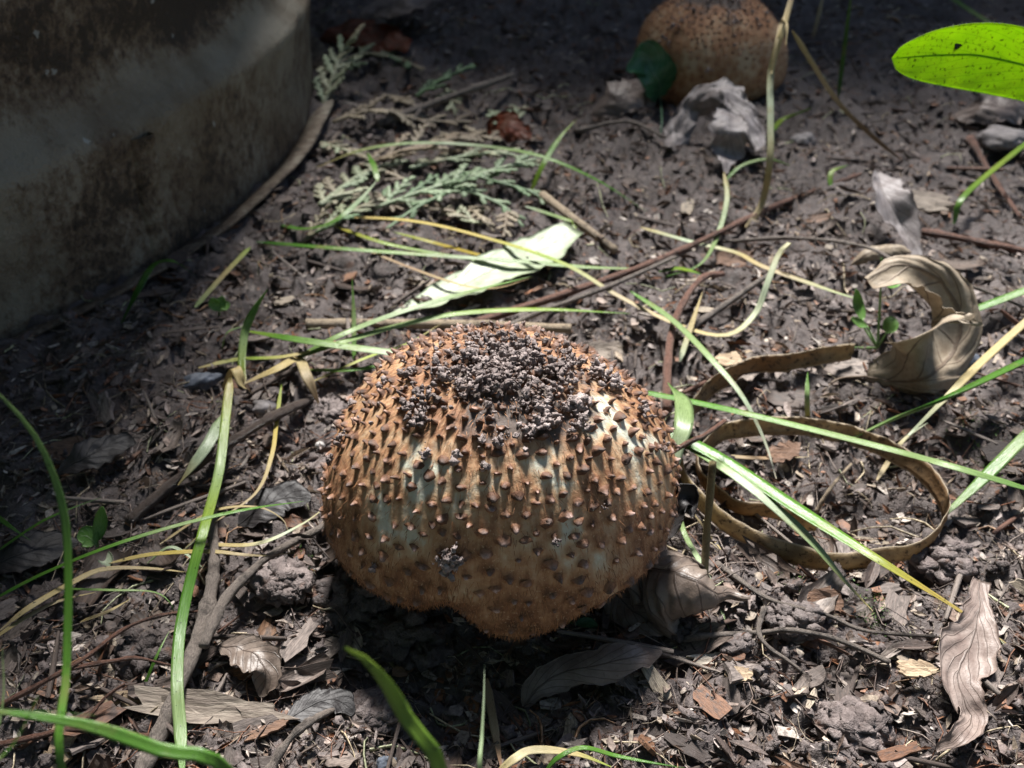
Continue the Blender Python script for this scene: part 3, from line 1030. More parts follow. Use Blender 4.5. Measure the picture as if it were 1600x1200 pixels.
def mushroom(cap, label, spacing, warts_n, size_of, height_of, patches, dirt_of, mat, stem_r, n_single, res, fuzz):
    root = empty('mushroom', (cap.c[0], cap.c[1], gh(cap.c[0], cap.c[1])))
    wt, wtt, ws = place_warts(cap, spacing, warts_n, 0.04, 0.97)
    wp, wn_, wd, wh_ = cap.frame(wt, wtt)
    wsz = size_of(wtt) * rng.uniform(0.6, 1.5, len(wt))
    whh = height_of(wtt) * rng.uniform(0.6, 1.4, len(wt))
    nth, nt_ = res
    th = np.linspace(-np.pi, np.pi, nth, endpoint=False)
    t = np.linspace(0.004, 1.0, nt_)
    TT, TH = np.meshgrid(t, th, indexing='ij')
    p, n, dn_, dth_ = cap.frame(TH.ravel(), TT.ravel())
    brown = np.zeros(len(p))
    disp = np.zeros(len(p))
    kd = kdtree.KDTree(len(wp))
    for i, q in enumerate(wp.tolist()):
        kd.insert(q, i)
    kd.balance()
    idx = np.array([[h[1] for h in kd.find_n(q, 7)] for q in p.tolist()])
    d = p[:, None] - wp[idx]
    q2 = (d ** 2).sum(-1)
    e = np.clip(1 - np.sqrt(q2) / (wsz[idx] * 1.8), 0, 1) ** 1.4 * whh[idx] * 0.32
    disp = e.max(1)
    # brown fibrils gather round each scale and reach up the slope from it
    dd = (d * wd[idx]).sum(-1)
    lat2 = np.maximum(q2 - dd ** 2, 0)
    wi = ws[idx]
    fan = np.exp(-lat2 / (2 * (wi * 0.5) ** 2)) * np.exp(-np.where(dd < 0, (dd / (wi * 0.9)) ** 2, (dd / (wi * 0.4)) ** 2))
    brown = fan.max(1)
    fine = noise3(p * 2.2 + 5, 71)
    base = 0.50 + 0.20 * noise3(p * 0.9 + 9, 70) + 0.14 * fine
    br = base + 0.32 * brown + 0.25 * smooth(0.5, 0.0, TT.ravel()) + 0.12 * smooth(0.82, 1.0, TT.ravel())
    for (pp, rad, amt) in patches:
        d = np.linalg.norm((p - pp) * np.array([1.0, 1, 0.7]), axis=1)
        br = br - 1.5 * amt * np.exp(-(d / rad) ** 2) * (1 - 0.65 * brown)
    disp = disp + 0.012 * noise3(p * 6, 72)
    V = p + n * disp[:, None]
    dirt_tone = dirt_of(p, TT.ravel(), TH.ravel())
    st = np.stack([np.abs(TH.ravel()) / np.pi, TT.ravel()], -1)
    # underside: the sheet turns in and up towards the stem
    rows = [V]
    sts, brs, drs = [st], [br], [dirt_tone]
    last = V[-nth:]
    for k, (f, up) in enumerate(((0.95, -0.10), (0.86, 0.02), (0.70, 0.35), (0.45, 0.75), (0.2, 0.95))):
        c = np.array([cap.c[0], cap.c[1], 0])
        rws = last.copy()
        rws[:, :2] = c[:2] + (last[:, :2] - c[:2]) * f
        zm = last[:, 2].mean()
        rws[:, 2] = last[:, 2] * max(0, 1 - 0.25 * k) + zm * min(1, 0.25 * k) + up
        rows.append(rws)
        sts.append(st[-nth:])
        brs.append(np.full(nth, 0.9))
        drs.append(np.zeros(nth))
    Vc = np.vstack(rows + [V[:nth].mean(0)[None]])
    nr = nt_ + 5
    F = grid_faces(nr, nth, True)[:, ::-1]
    top = np.array([(j, (j + 1) % nth, len(Vc) - 1) for j in range(nth)])
    capo = build('cap', Vc, [F, top], mat, root, cap.c, st=np.vstack(sts + [[[0, 0]]]), extra={'brown': np.append(np.concatenate(brs), 0.8), 'dirt_tone': np.append(np.concatenate(drs), 1.0)})
    # scales: the ones that show largest are parts of their own, the rest one part
    view = unit(CAM - wp)
    facing = (wn_ * view).sum(-1)
    order = np.argsort(-((facing > 0.05) * wsz * np.clip(facing + 0.4, 0, 2)))
    single, rest = order[:n_single], order[n_single:]
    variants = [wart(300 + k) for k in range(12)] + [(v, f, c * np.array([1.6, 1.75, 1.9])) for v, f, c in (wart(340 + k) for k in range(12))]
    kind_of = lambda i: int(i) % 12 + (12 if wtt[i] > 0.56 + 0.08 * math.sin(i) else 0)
    vm = []
    if n_single:
        for v, f, c in variants:
            tmp = build('scale', v, f, M_SCALE, cols=c)
            vm.append(tmp.data)
            bpy.data.objects.remove(tmp)

    def mat_of(i):
        nn = wn_[i] + 0.12 * wd[i] + rng.normal(0, 0.2, 3)
        nn = nn / np.linalg.norm(nn)
        yy = -wd[i] + nn * (wd[i] @ nn)
        yy /= np.linalg.norm(yy)
        xx = np.cross(yy, nn)
        R = np.stack([xx, yy, nn], 1)
        pos = wp[i] + wn_[i] * whh[i] * 0.22
        return R, pos, np.array([wsz[i] * rng.uniform(0.8, 1.25), wsz[i] * rng.uniform(0.6, 0.95), whh[i] * 0.9])
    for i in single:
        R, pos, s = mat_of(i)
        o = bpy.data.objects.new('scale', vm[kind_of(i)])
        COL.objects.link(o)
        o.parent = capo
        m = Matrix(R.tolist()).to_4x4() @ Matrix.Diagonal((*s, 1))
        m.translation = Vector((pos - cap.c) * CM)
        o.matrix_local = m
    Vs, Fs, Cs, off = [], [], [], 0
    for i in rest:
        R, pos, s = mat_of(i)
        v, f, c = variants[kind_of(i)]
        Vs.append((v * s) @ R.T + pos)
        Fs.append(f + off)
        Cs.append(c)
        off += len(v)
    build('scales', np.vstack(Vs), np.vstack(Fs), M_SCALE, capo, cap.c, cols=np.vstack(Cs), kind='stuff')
    # fibrils: short hairs combed down the slope, thick at the margin
    nf = fuzz
    if nf:
        ft = np.where(rng.random(nf) < 0.55, 1.0 - 0.28 * rng.random(nf) ** 1.5, rng.uniform(0.12, 1, nf))
        fth = rng.uniform(-np.pi, np.pi, nf)
        fp, fn, fd, fh = cap.frame(fth, ft)
        L = rng.uniform(0.10, 0.30, nf)[:, None]
        wv = unit(fd + 0.35 * rng.normal(size=(nf, 1)) * fh + rng.uniform(0.0, 0.35, (nf, 1)) * fn)
        a = fp + fn * 0.01
        bq = a + wv * L * 0.5 + fn * 0.02
        cq = a + wv * L + fn * rng.normal(0.0, 0.025, (nf, 1))
        w = 0.007 * fh
        V = np.stack([a - w, a + w, bq - w * 0.8, bq + w * 0.8, cq], 1).reshape(-1, 3)
        k5 = (np.arange(nf) * 5)[:, None]
        F = np.concatenate([k5 + np.array([[0, 1, 3]]), k5 + np.array([[0, 3, 2]]), k5 + np.array([[2, 3, 4]])])
        c = np.array([(0.34, 0.16, 0.07)]) * rng.uniform(0.6, 1.5, (nf, 1))
        build('fibrils', V, F, M_SCALE, capo, cap.c, cols=np.repeat(c, 5, axis=0), kind='stuff')
    # stem
    zt = cap.c[2]
    S = np.stack([np.full(14, cap.c[0]) + 0.1 * np.sin(np.arange(14)), np.full(14, cap.c[1] + 0.2), np.linspace(-1.2, zt + 0.3, 14)], -1)
    V, F, st = tube(S, stem_r * np.linspace(1.35, 0.95, 14), 28, (0, 1, 0), 0.12, 4)
    c = np.array([0.34, 0.26, 0.17])[None] * (1 + 0.35 * noise3(V * 2.0, 44))[:, None]
    build('stem', V, F, M_STIPE, root, cap.c, cols=c)
    tag(root, label, 'mushroom')
    return root


def lobes1(th):
    # th = -90 degrees faces the camera
    d = np.degrees(np.asarray(th))
    g = lambda c, w, h: h * np.exp(-((((d - c + 180) % 360) - 180) / w) ** 2)
    return g(-124, 15, 0.05) + g(-104, 7, -0.6) + g(-80, 18, 0.5) + g(-40, 26, -0.35) + g(150, 40, 0.1) + 0.10 * np.sin(np.radians(d) * 7)


cap1 = Cap(MUSH, 4.62, 4.3, 1.2, 106, lobes1, 3, 0.92)


def on_cap(cap, px, py):
    """Point of the cap's surface that the photo shows at a pixel."""
    d = fwd + rgt * (px - 800) / FPX + upv * (600 - py) / FPX
    best, bp = 1e9, None
    th, t = np.meshgrid(np.linspace(-np.pi, 0.6, 160), np.linspace(0.02, 1, 90))
    p, n, _, _ = cap.frame(th.ravel(), t.ravel())
    v = p - CAM
    zz = v @ fwd
    e = np.hypot(800 + FPX * v[:, 0] / zz - px, 600 - FPX * (v @ upv) / zz - py) + 1e3 * ((n * (CAM - p)).sum(-1) < 0)
    k = int(np.argmin(e))
    return p[k], n[k]


patch_px = [(650, 725, .42, .55), (690, 740, .35, .45), (600, 830, .35, .6), (640, 835, .4, .55), (985, 690, .45, .8), (950, 640, .4, .8), (1020, 690, .3, .7), (930, 670, .3, .6),
            (845, 735, .35, .4), (880, 760, .3, .4), (890, 820, .3, .55), (880, 860, .35, .5), (820, 850, .4, .35), (770, 760, .35, .3), (650, 770, .35, .5), (590, 790, .3, .5), (800, 700, .4, .25), (720, 800, .4, .25),
            (640, 690, .35, .4), (700, 690, .3, .3), (860, 700, .3, .3), (1000, 760, .3, .35), (940, 870, .3, .35)]
patches1 = [(on_cap(cap1, a, b)[0], r, m) for a, b, r, m in patch_px]


def dirt1(p, t, th):
    q = cap1(np.array([-1.2]), np.array([0.13]))[0]
    d = np.linalg.norm((p - q) * np.array([0.85, 1, 1]), axis=1)
    return 1.05 * np.exp(-(d / 1.55) ** 2) + 0.5 * np.exp(-(d / 2.6) ** 2) * noise3(p * 1.5, 51) + 0.10


mushroom(cap1, 'big scaly brown mushroom with a crown of soil crumbs', lambda t: np.interp(t, [0, 0.25, 0.6, 0.85, 1], [0.24, 0.26, 0.38, 0.52, 0.60]), 20000,
         lambda t: np.interp(t, [0, 0.3, 0.6, 1], [0.10, 0.105, 0.12, 0.13]), lambda t: np.interp(t, [0, 0.35, 0.65, 1], [0.16, 0.155, 0.125, 0.085]),
         patches1, dirt1, cap_material('mushroom_cap'), 1.35, 300, (440, 220), 9000)


def lobes2(th):
    return 0.2 * np.sin(np.asarray(th) * 3 + 1)


cap2 = Cap(MUSH2, 4.35, 3.75, 2.6, 118, lobes2, 8)


def dirt2(p, t, th):
    return 0.75 * smooth(0.42, 0.05, t) + 0.5 * noise3(p * 1.1 + 2, 53) * smooth(0.8, 0.2, t) + 0.12


mushroom(cap2, 'smaller smoother tan mushroom behind the crumpled grey leaf', lambda t: np.interp(t, [0, 0.5, 1], [0.24, 0.34, 0.5]), 16000,
         lambda t: np.interp(t, [0, 1], [0.075, 0.055]), lambda t: np.interp(t, [0, 0.5, 1], [0.09, 0.05, 0.03]),
         [(on_cap(cap2, a, b)[0], r, .35) for a, b, r in ((1090, 90, .8), (1020, 110, .7), (1170, 90, .6))], dirt2,
         cap_material('mushroom_cap_smooth', (0.33, 0.15, 0.065), (0.50, 0.36, 0.23)), 1.4, 0, (300, 140), 3000)


def soil_on(cap, label, spots_px, n_crown, centre_t, spread, smax):
    """Crumbs of soil pushed up with the cap and still lying on it."""
    P_, N_, S_ = [], [], []
    for _ in range(n_crown):
        th = rng.uniform(-np.pi, np.pi)
        t = abs(rng.normal(0, spread))
        if t > 0.6:
            continue
        p, n, d, h = cap.frame(np.array([th]), np.array([max(t, 0.01)]))
        q = p[0] + np.array([centre_t[0], centre_t[1], 0]) * 0
        P_.append(q), N_.append(n[0]), S_.append(rng.uniform(0.03, smax) * (1.0 if rng.random() < 0.7 else 0.55))
    for px, py, r, k in spots_px:
        c, n = on_cap(cap, px, py)
        for _ in range(k):
            off = rng.normal(0, r, 3)
            off -= n * (off @ n)
            P_.append(c + off + n * rng.uniform(0, r * 0.7)), N_.append(n), S_.append(0.014 + 0.075 * rng.random() ** 2.2)
    P_, N_, S_ = np.array(P_), np.array(N_), np.array(S_)
    pos = P_ + N_ * (S_[:, None] * 0.4 + 0.05 + rng.uniform(0, 0.10, (len(P_), 1)))
    V, F, _ = scatter_mesh(RUGGED, pos, rand_rot(len(pos)), S_[:, None] * rng.uniform(0.5, 1.4, (len(S_), 3)))
    o = build('soil_crumbs', V, F, M_CAPSOIL, origin=cap.c)
    tag(o, label, 'soil', kind='stuff')


soil_on(cap1, 'grey crumbs of soil heaped on the big mushroom crown', [
    (790, 600, .28, 90), (840, 630, .25, 110), (850, 660, .16, 60), (800, 545, .3, 80), (740, 560, .25, 60), (690, 590, .18, 40), (665, 625, .12, 35), (660, 655, .14, 60), (900, 640, .14, 45), (905, 665, .12, 40),
    (960, 605, .12, 40), (930, 590, .14, 40), (870, 590, .22, 70), (825, 680, .14, 30), (780, 690, .10, 20), (712, 718, .06, 14), (668, 712, .06, 12), (706, 868, .12, 60), (700, 875, .1, 30), (642, 640, .08, 15),
    (640, 590, .1, 20), (600, 600, .08, 14), (540, 690, .08, 16), (525, 720, .06, 12), (1000, 640, .1, 25), (1030, 700, .06, 12), (590, 880, .06, 10), (870, 845, .06, 10), (940, 790, .06, 8), (760, 600, .25, 60), (720, 610, .2, 35), (820, 560, .25, 60), (880, 570, .2, 50)],
    420, (0, 0), 0.16, 0.085)
soil_on(cap2, 'dark soil crumbs scattered over the smaller mushroom crown', [(1060, 40, .3, 40), (1150, 30, .3, 40), (1110, 110, .12, 8), (1040, 70, .2, 10)], 260, (0, 0), 0.2, 0.09)
print('mushrooms done')

# ---------------------------------------------------------------- grass blades, straws, stems
GREEN, DEEP, PALE, WHITE_G = (0.13, 0.30, 0.045), (0.055, 0.17, 0.025), (0.34, 0.46, 0.20), (0.50, 0.58, 0.42)
LIME, YELLOW, STRAW, TAN, BROWN = (0.30, 0.42, 0.06), (0.50, 0.38, 0.08), (0.52, 0.40, 0.18), (0.46, 0.36, 0.22), (0.26, 0.15, 0.07)


def world_pts(pts):
    """(pixel x, pixel y, height above the local ground in cm) to points."""
    return [G(a, b, c) for a, b, c in pts]


def ribbon(S, width, cols, fold=0.25, up=(0, 0, 1), thick=0.022, taper=(0.15, 0.55), roll=0.0, tip=0.08):
    n = len(S)
    T, s, nn = frames(S, up)
    if np.any(roll):
        r = np.broadcast_to(roll, (n,)) if np.ndim(roll) == 0 else np.interp(np.linspace(0, 1, n), np.linspace(0, 1, len(roll)), roll)
        c_, s_ = np.cos(r)[:, None], np.sin(r)[:, None]
        s, nn = s * c_ + nn * s_, nn * c_ - s * s_
    t = np.linspace(0, 1, n)
    w = width / 2 * np.minimum(1, np.minimum(tip * 4 + t / max(taper[0], 1e-3), tip + (1 - t) / max(taper[1], 1e-3)))
    prof = [(-1, 0.5), (-0.5, 0.12), (0, 0.0), (0.5, 0.12), (1, 0.5)]
    V, st = [], []
    for k, (a, h) in enumerate(prof):
        V.append(S + s * (a * w)[:, None] + nn * (h * fold * w)[:, None])
        st.append(np.stack([np.full(n, a), t * 6], -1))
    for k, (a, h) in enumerate(prof[::-1]):
        th = thick * (1 - 0.75 * abs(a)) * np.minimum(1, w / (width / 2) + 0.2)
        V.append(S + s * (a * 0.98 * w)[:, None] + nn * (h * fold * w - th)[:, None])
        st.append(np.stack([np.full(n, a), t * 6], -1))
    V = np.stack(V, 1)
    st = np.stack(st, 1).reshape(-1, 2)
    m = V.shape[1]
    F = grid_faces(n, m, True)
    caps = np.array([[k, k + 1, m - 2 - k, m - 1 - k] for k in range(4)])
    F = np.vstack([F, caps, (caps + (n - 1) * m)[:, ::-1]])
    c = np.stack([np.interp(t, np.linspace(0, 1, len(cols)), [q[k] for q in cols]) for k in range(3)], -1)
    c = np.repeat(c, m, axis=0)
    return V.reshape(-1, 3), F, c, st


def blade(label, pts, px_w, cols, name='grass', cat='grass blade', mat=None, n=30, parent=None, **kw):
    W = pts if isinstance(pts, np.ndarray) else np.array(world_pts(pts))
    S = spline(W, n)
    wid = px_w * np.mean([depth_of(p) for p in S]) / FPX
    V, F, c, st = ribbon(S, wid, cols, **kw)
    c = c * (1 + 0.12 * noise3(V * 0.8, 5))[:, None]
    o = build(name, V, F, mat or M_BLADE, parent, S[0], cols=c, st=st)
    if parent is None:
        tag(o, label, cat, kind='thing')
    return o


def twig(label, pts, px_w, mat, name='twig', cat='twig', end=0.6, knob=0.25, n=26, side=(), parent=None):
    S = spline(np.array(world_pts(pts)) if not isinstance(pts, np.ndarray) else pts, n)
    rad = px_w / 2 * np.mean([depth_of(p) for p in S]) / FPX
    V, F, st = tube(S, rad * np.linspace(1, end, n), 9, (0, 0, 1), knob, len(label) % 17)
    o = build(name, V, F, mat, parent, S[0], st=st)
    for p2, w2 in side:
        S2 = spline(np.array(world_pts(p2)), 14)
        r2 = w2 / 2 * np.mean([depth_of(p) for p in S2]) / FPX
        V, F, st = tube(S2, r2 * np.linspace(1, 0.5, 14), 7, (0, 0, 1), knob, 3)
        build('side_shoot', V, F, mat, o, S2[0], st=st)
    if parent is None:
        tag(o, label, cat)
    return o


# right of the big mushroom
blade('broad bright green grass blade with yellow tip pointing past mushroom', [(1000, 655, 1.6), (1120, 715, 1.9), (1250, 800, 1.9), (1400, 893, 1.5), (1500, 955, 0.9), (1572, 1005, 0.35)], 26, [DEEP, GREEN, GREEN, (0.16, 0.33, 0.05), YELLOW, STRAW], fold=0.5, taper=(0.1, 0.55), tip=0.05)
blade('pale green blade with straw tip beside the yellow tipped blade', [(1050, 680, 1.3), (1160, 752, 1.5), (1260, 838, 1.3), (1320, 908, 0.8), (1364, 955, 0.3)], 19, [GREEN, PALE, WHITE_G, PALE, STRAW], taper=(0.1, 0.4), tip=0.05)
blade('long narrow green blade crossing over the coiled dry strip', [(975, 608, 0.8), (1080, 628, 1.5), (1200, 655, 1.9), (1380, 700, 1.8), (1500, 733, 1.4), (1640, 775, 0.9)], 15, [GREEN, GREEN, PALE, PALE, GREEN], taper=(0.1, 0.1))
blade('folded dark green blade rising from coil edge toward curled leaf', [(1335, 684, 0.6), (1400, 655, 1.2), (1500, 615, 1.7), (1640, 548, 2.0)], 22, [PALE, DEEP, GREEN, DEEP], fold=0.8, taper=(0.3, 0.1), up=(0.2, 0.6, 0.8))
blade('short pale green blade leaning at the coil outer edge', [(1478, 803, 0.3), (1540, 745, 0.9), (1600, 685, 1.3), (1650, 640, 1.5)], 20, [PALE, GREEN, PALE, GREEN], taper=(0.5, 0.1))
blade('thin pale blade drooping with whitish tip into the coil', [(985, 455, 0.8), (1050, 500, 1.4), (1110, 560, 1.7), (1160, 620, 1.6), (1195, 690, 1.0), (1213, 748, 0.4)], 12, [GREEN, PALE, PALE, WHITE_G, (0.55, 0.5, 0.42)], taper=(0.2, 0.5), tip=0.1)
blade('short green blade behind the curled beige leaf', [(1480, 500, 0.3), (1540, 478, 0.8), (1640, 440, 1.2)], 16, [GREEN, GREEN, PALE], taper=(0.4, 0.1))
blade('green stem arching up from the far litter near red twig', [(1492, 350, 0.1), (1500, 315, 0.8), (1540, 275, 1.6), (1640, 195, 2.4)], 9, [GREEN, LIME, GREEN], name='grass_sprout', cat='grass sprout', fold=0.1, taper=(0.05, 0.05), thick=0.15)
blade('green grass stem slanting behind the bright hairy leaf', [(1455, -25, 2.0), (1510, 12, 2.4), (1575, 55, 2.6), (1660, 120, 2.2)], 10, [GREEN, PALE, GREEN], name='grass_sprout', cat='grass sprout', fold=0.1, taper=(0.05, 0.05), thick=0.15)
blade('slack pale green leaf hanging limp against the mushroom flank', [(1048, 602, 1.6), (1066, 625, 2.0), (1068, 665, 2.0), (1058, 705, 1.6), (1052, 745, 1.2), (1046, 790, 0.7)], 30, [GREEN, PALE, PALE, WHITE_G, PALE], fold=0.3, taper=(0.1, 0.5), roll=[0.9, 0.2, -0.4, 0.3], up=(0, -0.5, 0.8))
blade('dry straw blade slanting over the folded dark green blade', [(1420, 680, 0.3), (1480, 620, 0.9), (1540, 560, 1.3), (1640, 470, 1.6)], 13, [WHITE_G, STRAW, STRAW, TAN], name='straw', cat='straw', mat=M_STRAW, taper=(0.5, 0.1))
blade('pale straw sliver under the fork of the green blades', [(1370, 750, 0.2), (1410, 690, 0.5), (1450, 660, 0.5)], 8, [TAN, STRAW, WHITE_G], name='straw', cat='straw', mat=M_STRAW)
blade('upright pale green shoot under the dry strip arch', [(1262, 660, 0.0), (1261, 620, 0.7), (1262, 580, 1.3)], 8, [STRAW, PALE, GREEN], up=(0, -1, 0.2), taper=(0.1, 0.3))
blade('thin whitish shoot hidden behind the mushroom right flank', [(1052, 760, 1.0), (1068, 830, 0.6), (1100, 890, 0.2), (1140, 985, 0.1)], 9, [PALE, PALE, WHITE_G, PALE], taper=(0.1, 0.3))
blade('yellow brown sliver lying inside the coil', [(1125, 712, 0.3), (1190, 716, 0.4), (1262, 714, 0.3)], 8, [TAN, BROWN, TAN], name='straw', cat='straw', mat=M_STRAW)
blade('short pale straw split off near the bent brown twig', [(1062, 565, 0.1), (1080, 510, 0.6), (1098, 455, 0.9)], 9, [WHITE_G, STRAW, STRAW], name='straw', cat='straw', mat=M_STRAW)
blade('thin yellow straw thread curling at the mushroom right edge', [(1050, 742, 0.8), (1075, 790, 0.7), (1105, 830, 0.4), (1135, 870, 0.1)], 6, [STRAW, TAN, STRAW], name='straw', cat='straw', mat=M_STRAW)

# behind the big mushroom
blade('long green blade bowing over the conifer sprays', [(495, 262, 0.2), (560, 236, 1.0), (640, 224, 1.5), (740, 227, 1.7), (840, 243, 1.5), (930, 280, 1.0), (1010, 330, 0.2)], 10, [STRAW, PALE, WHITE_G, PALE, GREEN, DEEP], taper=(0.2, 0.3))
blade('short green blade crossing the bowing long blade', [(827, 305, 0.1), (850, 255, 0.9), (875, 215, 1.5), (900, 187, 2.0)], 9, [LIME, GREEN, LIME], taper=(0.2, 0.4))
blade('long yellow straw arching from conifer sprays to loop at end', [(495, 338, 0.5), (640, 345, 0.8), (760, 372, 1.1), (880, 412, 1.2), (965, 462, 1.0), (1060, 508, 0.6), (1135, 524, 0.5), (1180, 490, 0.7), (1200, 440, 1.3), (1218, 395, 1.9), (1238, 376, 2.0), (1228, 390, 1.6), (1205, 418, 1.0)], 9, [BROWN, YELLOW, YELLOW, LIME, TAN, STRAW, WHITE_G, STRAW], name='straw', cat='straw', mat=M_STRAW, n=70, taper=(0.1, 0.1))
blade('long flat pale green blade lying over the whitish leaf', [(400, 378, 0.3), (520, 388, 0.5), (660, 398, 0.7), (800, 408, 0.8), (920, 418, 0.7), (1020, 420, 0.3)], 11, [DEEP, GREEN, PALE, WHITE_G, PALE, PALE], taper=(0.1, 0.2))
blade('olive yellow blade beneath the long flat blade', [(520, 352, 0.3), (600, 380, 0.5), (690, 398, 0.5), (780, 415, 0.3)], 9, [YELLOW, LIME, PALE, PALE], taper=(0.2, 0.3))
blade('short yellow blade above the whitish leaf base', [(612, 362, 0.3), (680, 380, 0.6), (760, 402, 0.6), (840, 425, 0.2)], 9, [LIME, YELLOW, YELLOW, STRAW], taper=(0.2, 0.3))
blade('thin brown straw dipping across the whitish leaf', [(560, 385, 0.3), (640, 418, 0.7), (720, 445, 0.8), (775, 450, 0.7), (830, 434, 0.4)], 6, [TAN, BROWN, STRAW, BROWN], name='straw', cat='straw', mat=M_STRAW)
blade('glossy green blade bent at the barrel flange', [(425, 345, 0.2), (470, 358, 0.6), (520, 347, 1.0), (560, 315, 1.4), (590, 281, 1.7)], 11, [DEEP, GREEN, GREEN, WHITE_G, WHITE_G], taper=(0.2, 0.4))
blade('tip of green blade folded back near the barrel flange', [(590, 283, 1.7), (585, 262, 1.7), (574, 238, 1.4)], 9, [PALE, GREEN, GREEN], taper=(0.1, 0.5))
blade('long green blade from dry clump passing behind mushroom top', [(425, 575, 0.3), (520, 540, 1.0), (620, 510, 1.5), (720, 490, 1.7), (850, 484, 1.5), (985, 490, 0.8)], 13, [LIME, PALE, PALE, LIME, GREEN], taper=(0.2, 0.3))
blade('pale blade from dry clump rising over the whitish leaf', [(440, 572, 0.4), (530, 525, 1.2), (620, 490, 1.7), (720, 460, 1.8), (830, 432, 1.5)], 12, [GREEN, PALE, WHITE_G, PALE, GREEN], taper=(0.2, 0.4))
blade('blunt pale green blade ending against the mushroom crown', [(385, 517, 0.5), (470, 532, 1.2), (560, 545, 1.7), (648, 556, 1.9)], 17, [LIME, GREEN, PALE, WHITE_G], taper=(0.5, 0.02))
blade('thin green blade low at the mushroom left shoulder', [(480, 578, 0.5), (550, 578, 1.0), (640, 565, 1.0)], 9, [LIME, GREEN, GREEN], taper=(0.2, 0.3))
blade('thin upright green shoot standing in the dry grass clump', [(553, 560, 0.2), (553, 500, 1.2), (550, 432, 2.4)], 7, [GREEN, PALE, GREEN], up=(0, -1, 0.2), taper=(0.1, 0.5))
blade('broken stiff straw standing between barrel and dry clump', [(305, 480, 0.2), (345, 435, 0.9), (392, 385, 1.6)], 10, [PALE, STRAW, LIME], name='straw', cat='straw', mat=M_STRAW, taper=(0.1, 0.1))
blade('dark green blade curling from beneath the barrel wall', [(190, 505, 0.2), (215, 455, 1.0), (240, 415, 1.8), (270, 408, 1.7), (298, 425, 1.0)], 12, [DEEP, DEEP, GREEN, DEEP], taper=(0.3, 0.4))
blade('bent green sprig kinked near the whitish leaf tip', [(820, 322, 0.4), (880, 342, 0.6), (898, 352, 0.6), (872, 392, 0.4)], 9, [WHITE_G, PALE, LIME, GREEN], taper=(0.2, 0.2))
blade('tan straw strip lying across the twigs behind crown', [(1000, 355, 0.3), (1080, 378, 0.6), (1150, 395, 0.7), (1195, 418, 0.5), (1300, 455, 0.6), (1350, 470, 0.4)], 11, [STRAW, WHITE_G, STRAW, TAN, PALE], name='straw', cat='straw', mat=M_STRAW, taper=(0.1, 0.2))
blade('green sprout lying beside the bent brown twig', [(1030, 425, 0.1), (1060, 420, 0.6), (1095, 428, 0.4)], 12, [GREEN, LIME, GREEN], taper=(0.3, 0.4))
blade('thin straw thread left of the mushroom crown', [(480, 600, 0.3), (570, 560, 0.6), (640, 535, 0.6), (690, 505, 0.6)], 6, [STRAW, LIME, STRAW], name='straw', cat='straw', mat=M_STRAW)

# dry clump to the left and long blades
blade('upright green blade kinked at the top of dry clump', [(380, 605, 0.2), (378, 560, 0.9), (384, 515, 1.5), (400, 480, 2.0), (418, 452, 2.4)], 13, [STRAW, LIME, PALE, GREEN, GREEN], up=(0, -0.9, 0.4), taper=(0.1, 0.3))
blade('long green blade hanging from clump across the grey stick', [(360, 590, 1.3), (352, 660, 1.4), (342, 740, 1.3), (318, 830, 1.2), (297, 910, 1.1), (281, 990, 1.0), (277, 1070, 0.9), (282, 1140, 0.7), (286, 1230, 0.4)], 17, [STRAW, LIME, PALE, LIME, GREEN, GREEN, PALE, GREEN], fold=0.35, taper=(0.05, 0.1), n=44)
blade('shiny whitish broken blade beside the long hanging blade', [(352, 645, 1.1), (325, 695, 0.9), (300, 730, 0.7), (278, 758, 0.4)], 21, [PALE, WHITE_G, WHITE_G, STRAW], taper=(0.3, 0.3))
blade('tan folded straw at the centre of dry clump', [(350, 610, 0.3), (366, 575, 1.2), (378, 600, 0.9), (395, 615, 0.4)], 16, [TAN, STRAW, STRAW, TAN], name='straw', cat='straw', mat=M_STRAW, taper=(0.2, 0.2))
blade('thick tan straw base running to the mushroom', [(380, 600, 0.4), (430, 578, 0.9), (465, 562, 1.0), (480, 590, 0.8), (500, 635, 0.2)], 17, [TAN, STRAW, STRAW, TAN, BROWN], name='straw', cat='straw', mat=M_STRAW, taper=(0.2, 0.2))
blade('olive dry blade lying left of the dry clump', [(310, 575, 0.2), (370, 562, 0.6), (440, 558, 0.9), (500, 545, 0.8), (560, 530, 0.6)], 11, [STRAW, LIME, STRAW, LIME], name='straw', cat='straw', mat=M_STRAW)
blade('thin yellow stem curving down from dry clump', [(440, 600, 0.9), (432, 660, 0.9), (425, 710, 0.8), (400, 770, 0.6), (330, 820, 0.5), (285, 860, 0.3)], 7, [LIME, YELLOW, STRAW, TAN, STRAW], name='straw', cat='straw', mat=M_STRAW, n=40)
blade('fine green hair-like blade near the small blue stone', [(347, 545, 0.2), (355, 520, 0.9), (385, 508, 0.9)], 5, [GREEN, PALE, GREEN])
blade('soft straw thread arching under the thin green arc', [(250, 850, 0.2), (330, 800, 0.7), (400, 792, 0.8), (440, 810, 0.4), (450, 830, 0.1)], 6, [TAN, STRAW, TAN], name='straw', cat='straw', mat=M_STRAW)
blade('straw fan reaching the mushroom lower left edge', [(310, 850, 0.3), (400, 850, 0.7), (470, 820, 0.9), (512, 790, 1.0)], 8, [STRAW, STRAW, WHITE_G, STRAW], name='straw', cat='straw', mat=M_STRAW)
blade('flat tan straw lying beneath the straw fan', [(170, 880, 0.2), (240, 866, 0.5), (330, 862, 0.6), (400, 868, 0.6), (480, 862, 0.3)], 9, [STRAW, YELLOW, TAN, STRAW], name='straw', cat='straw', mat=M_STRAW)
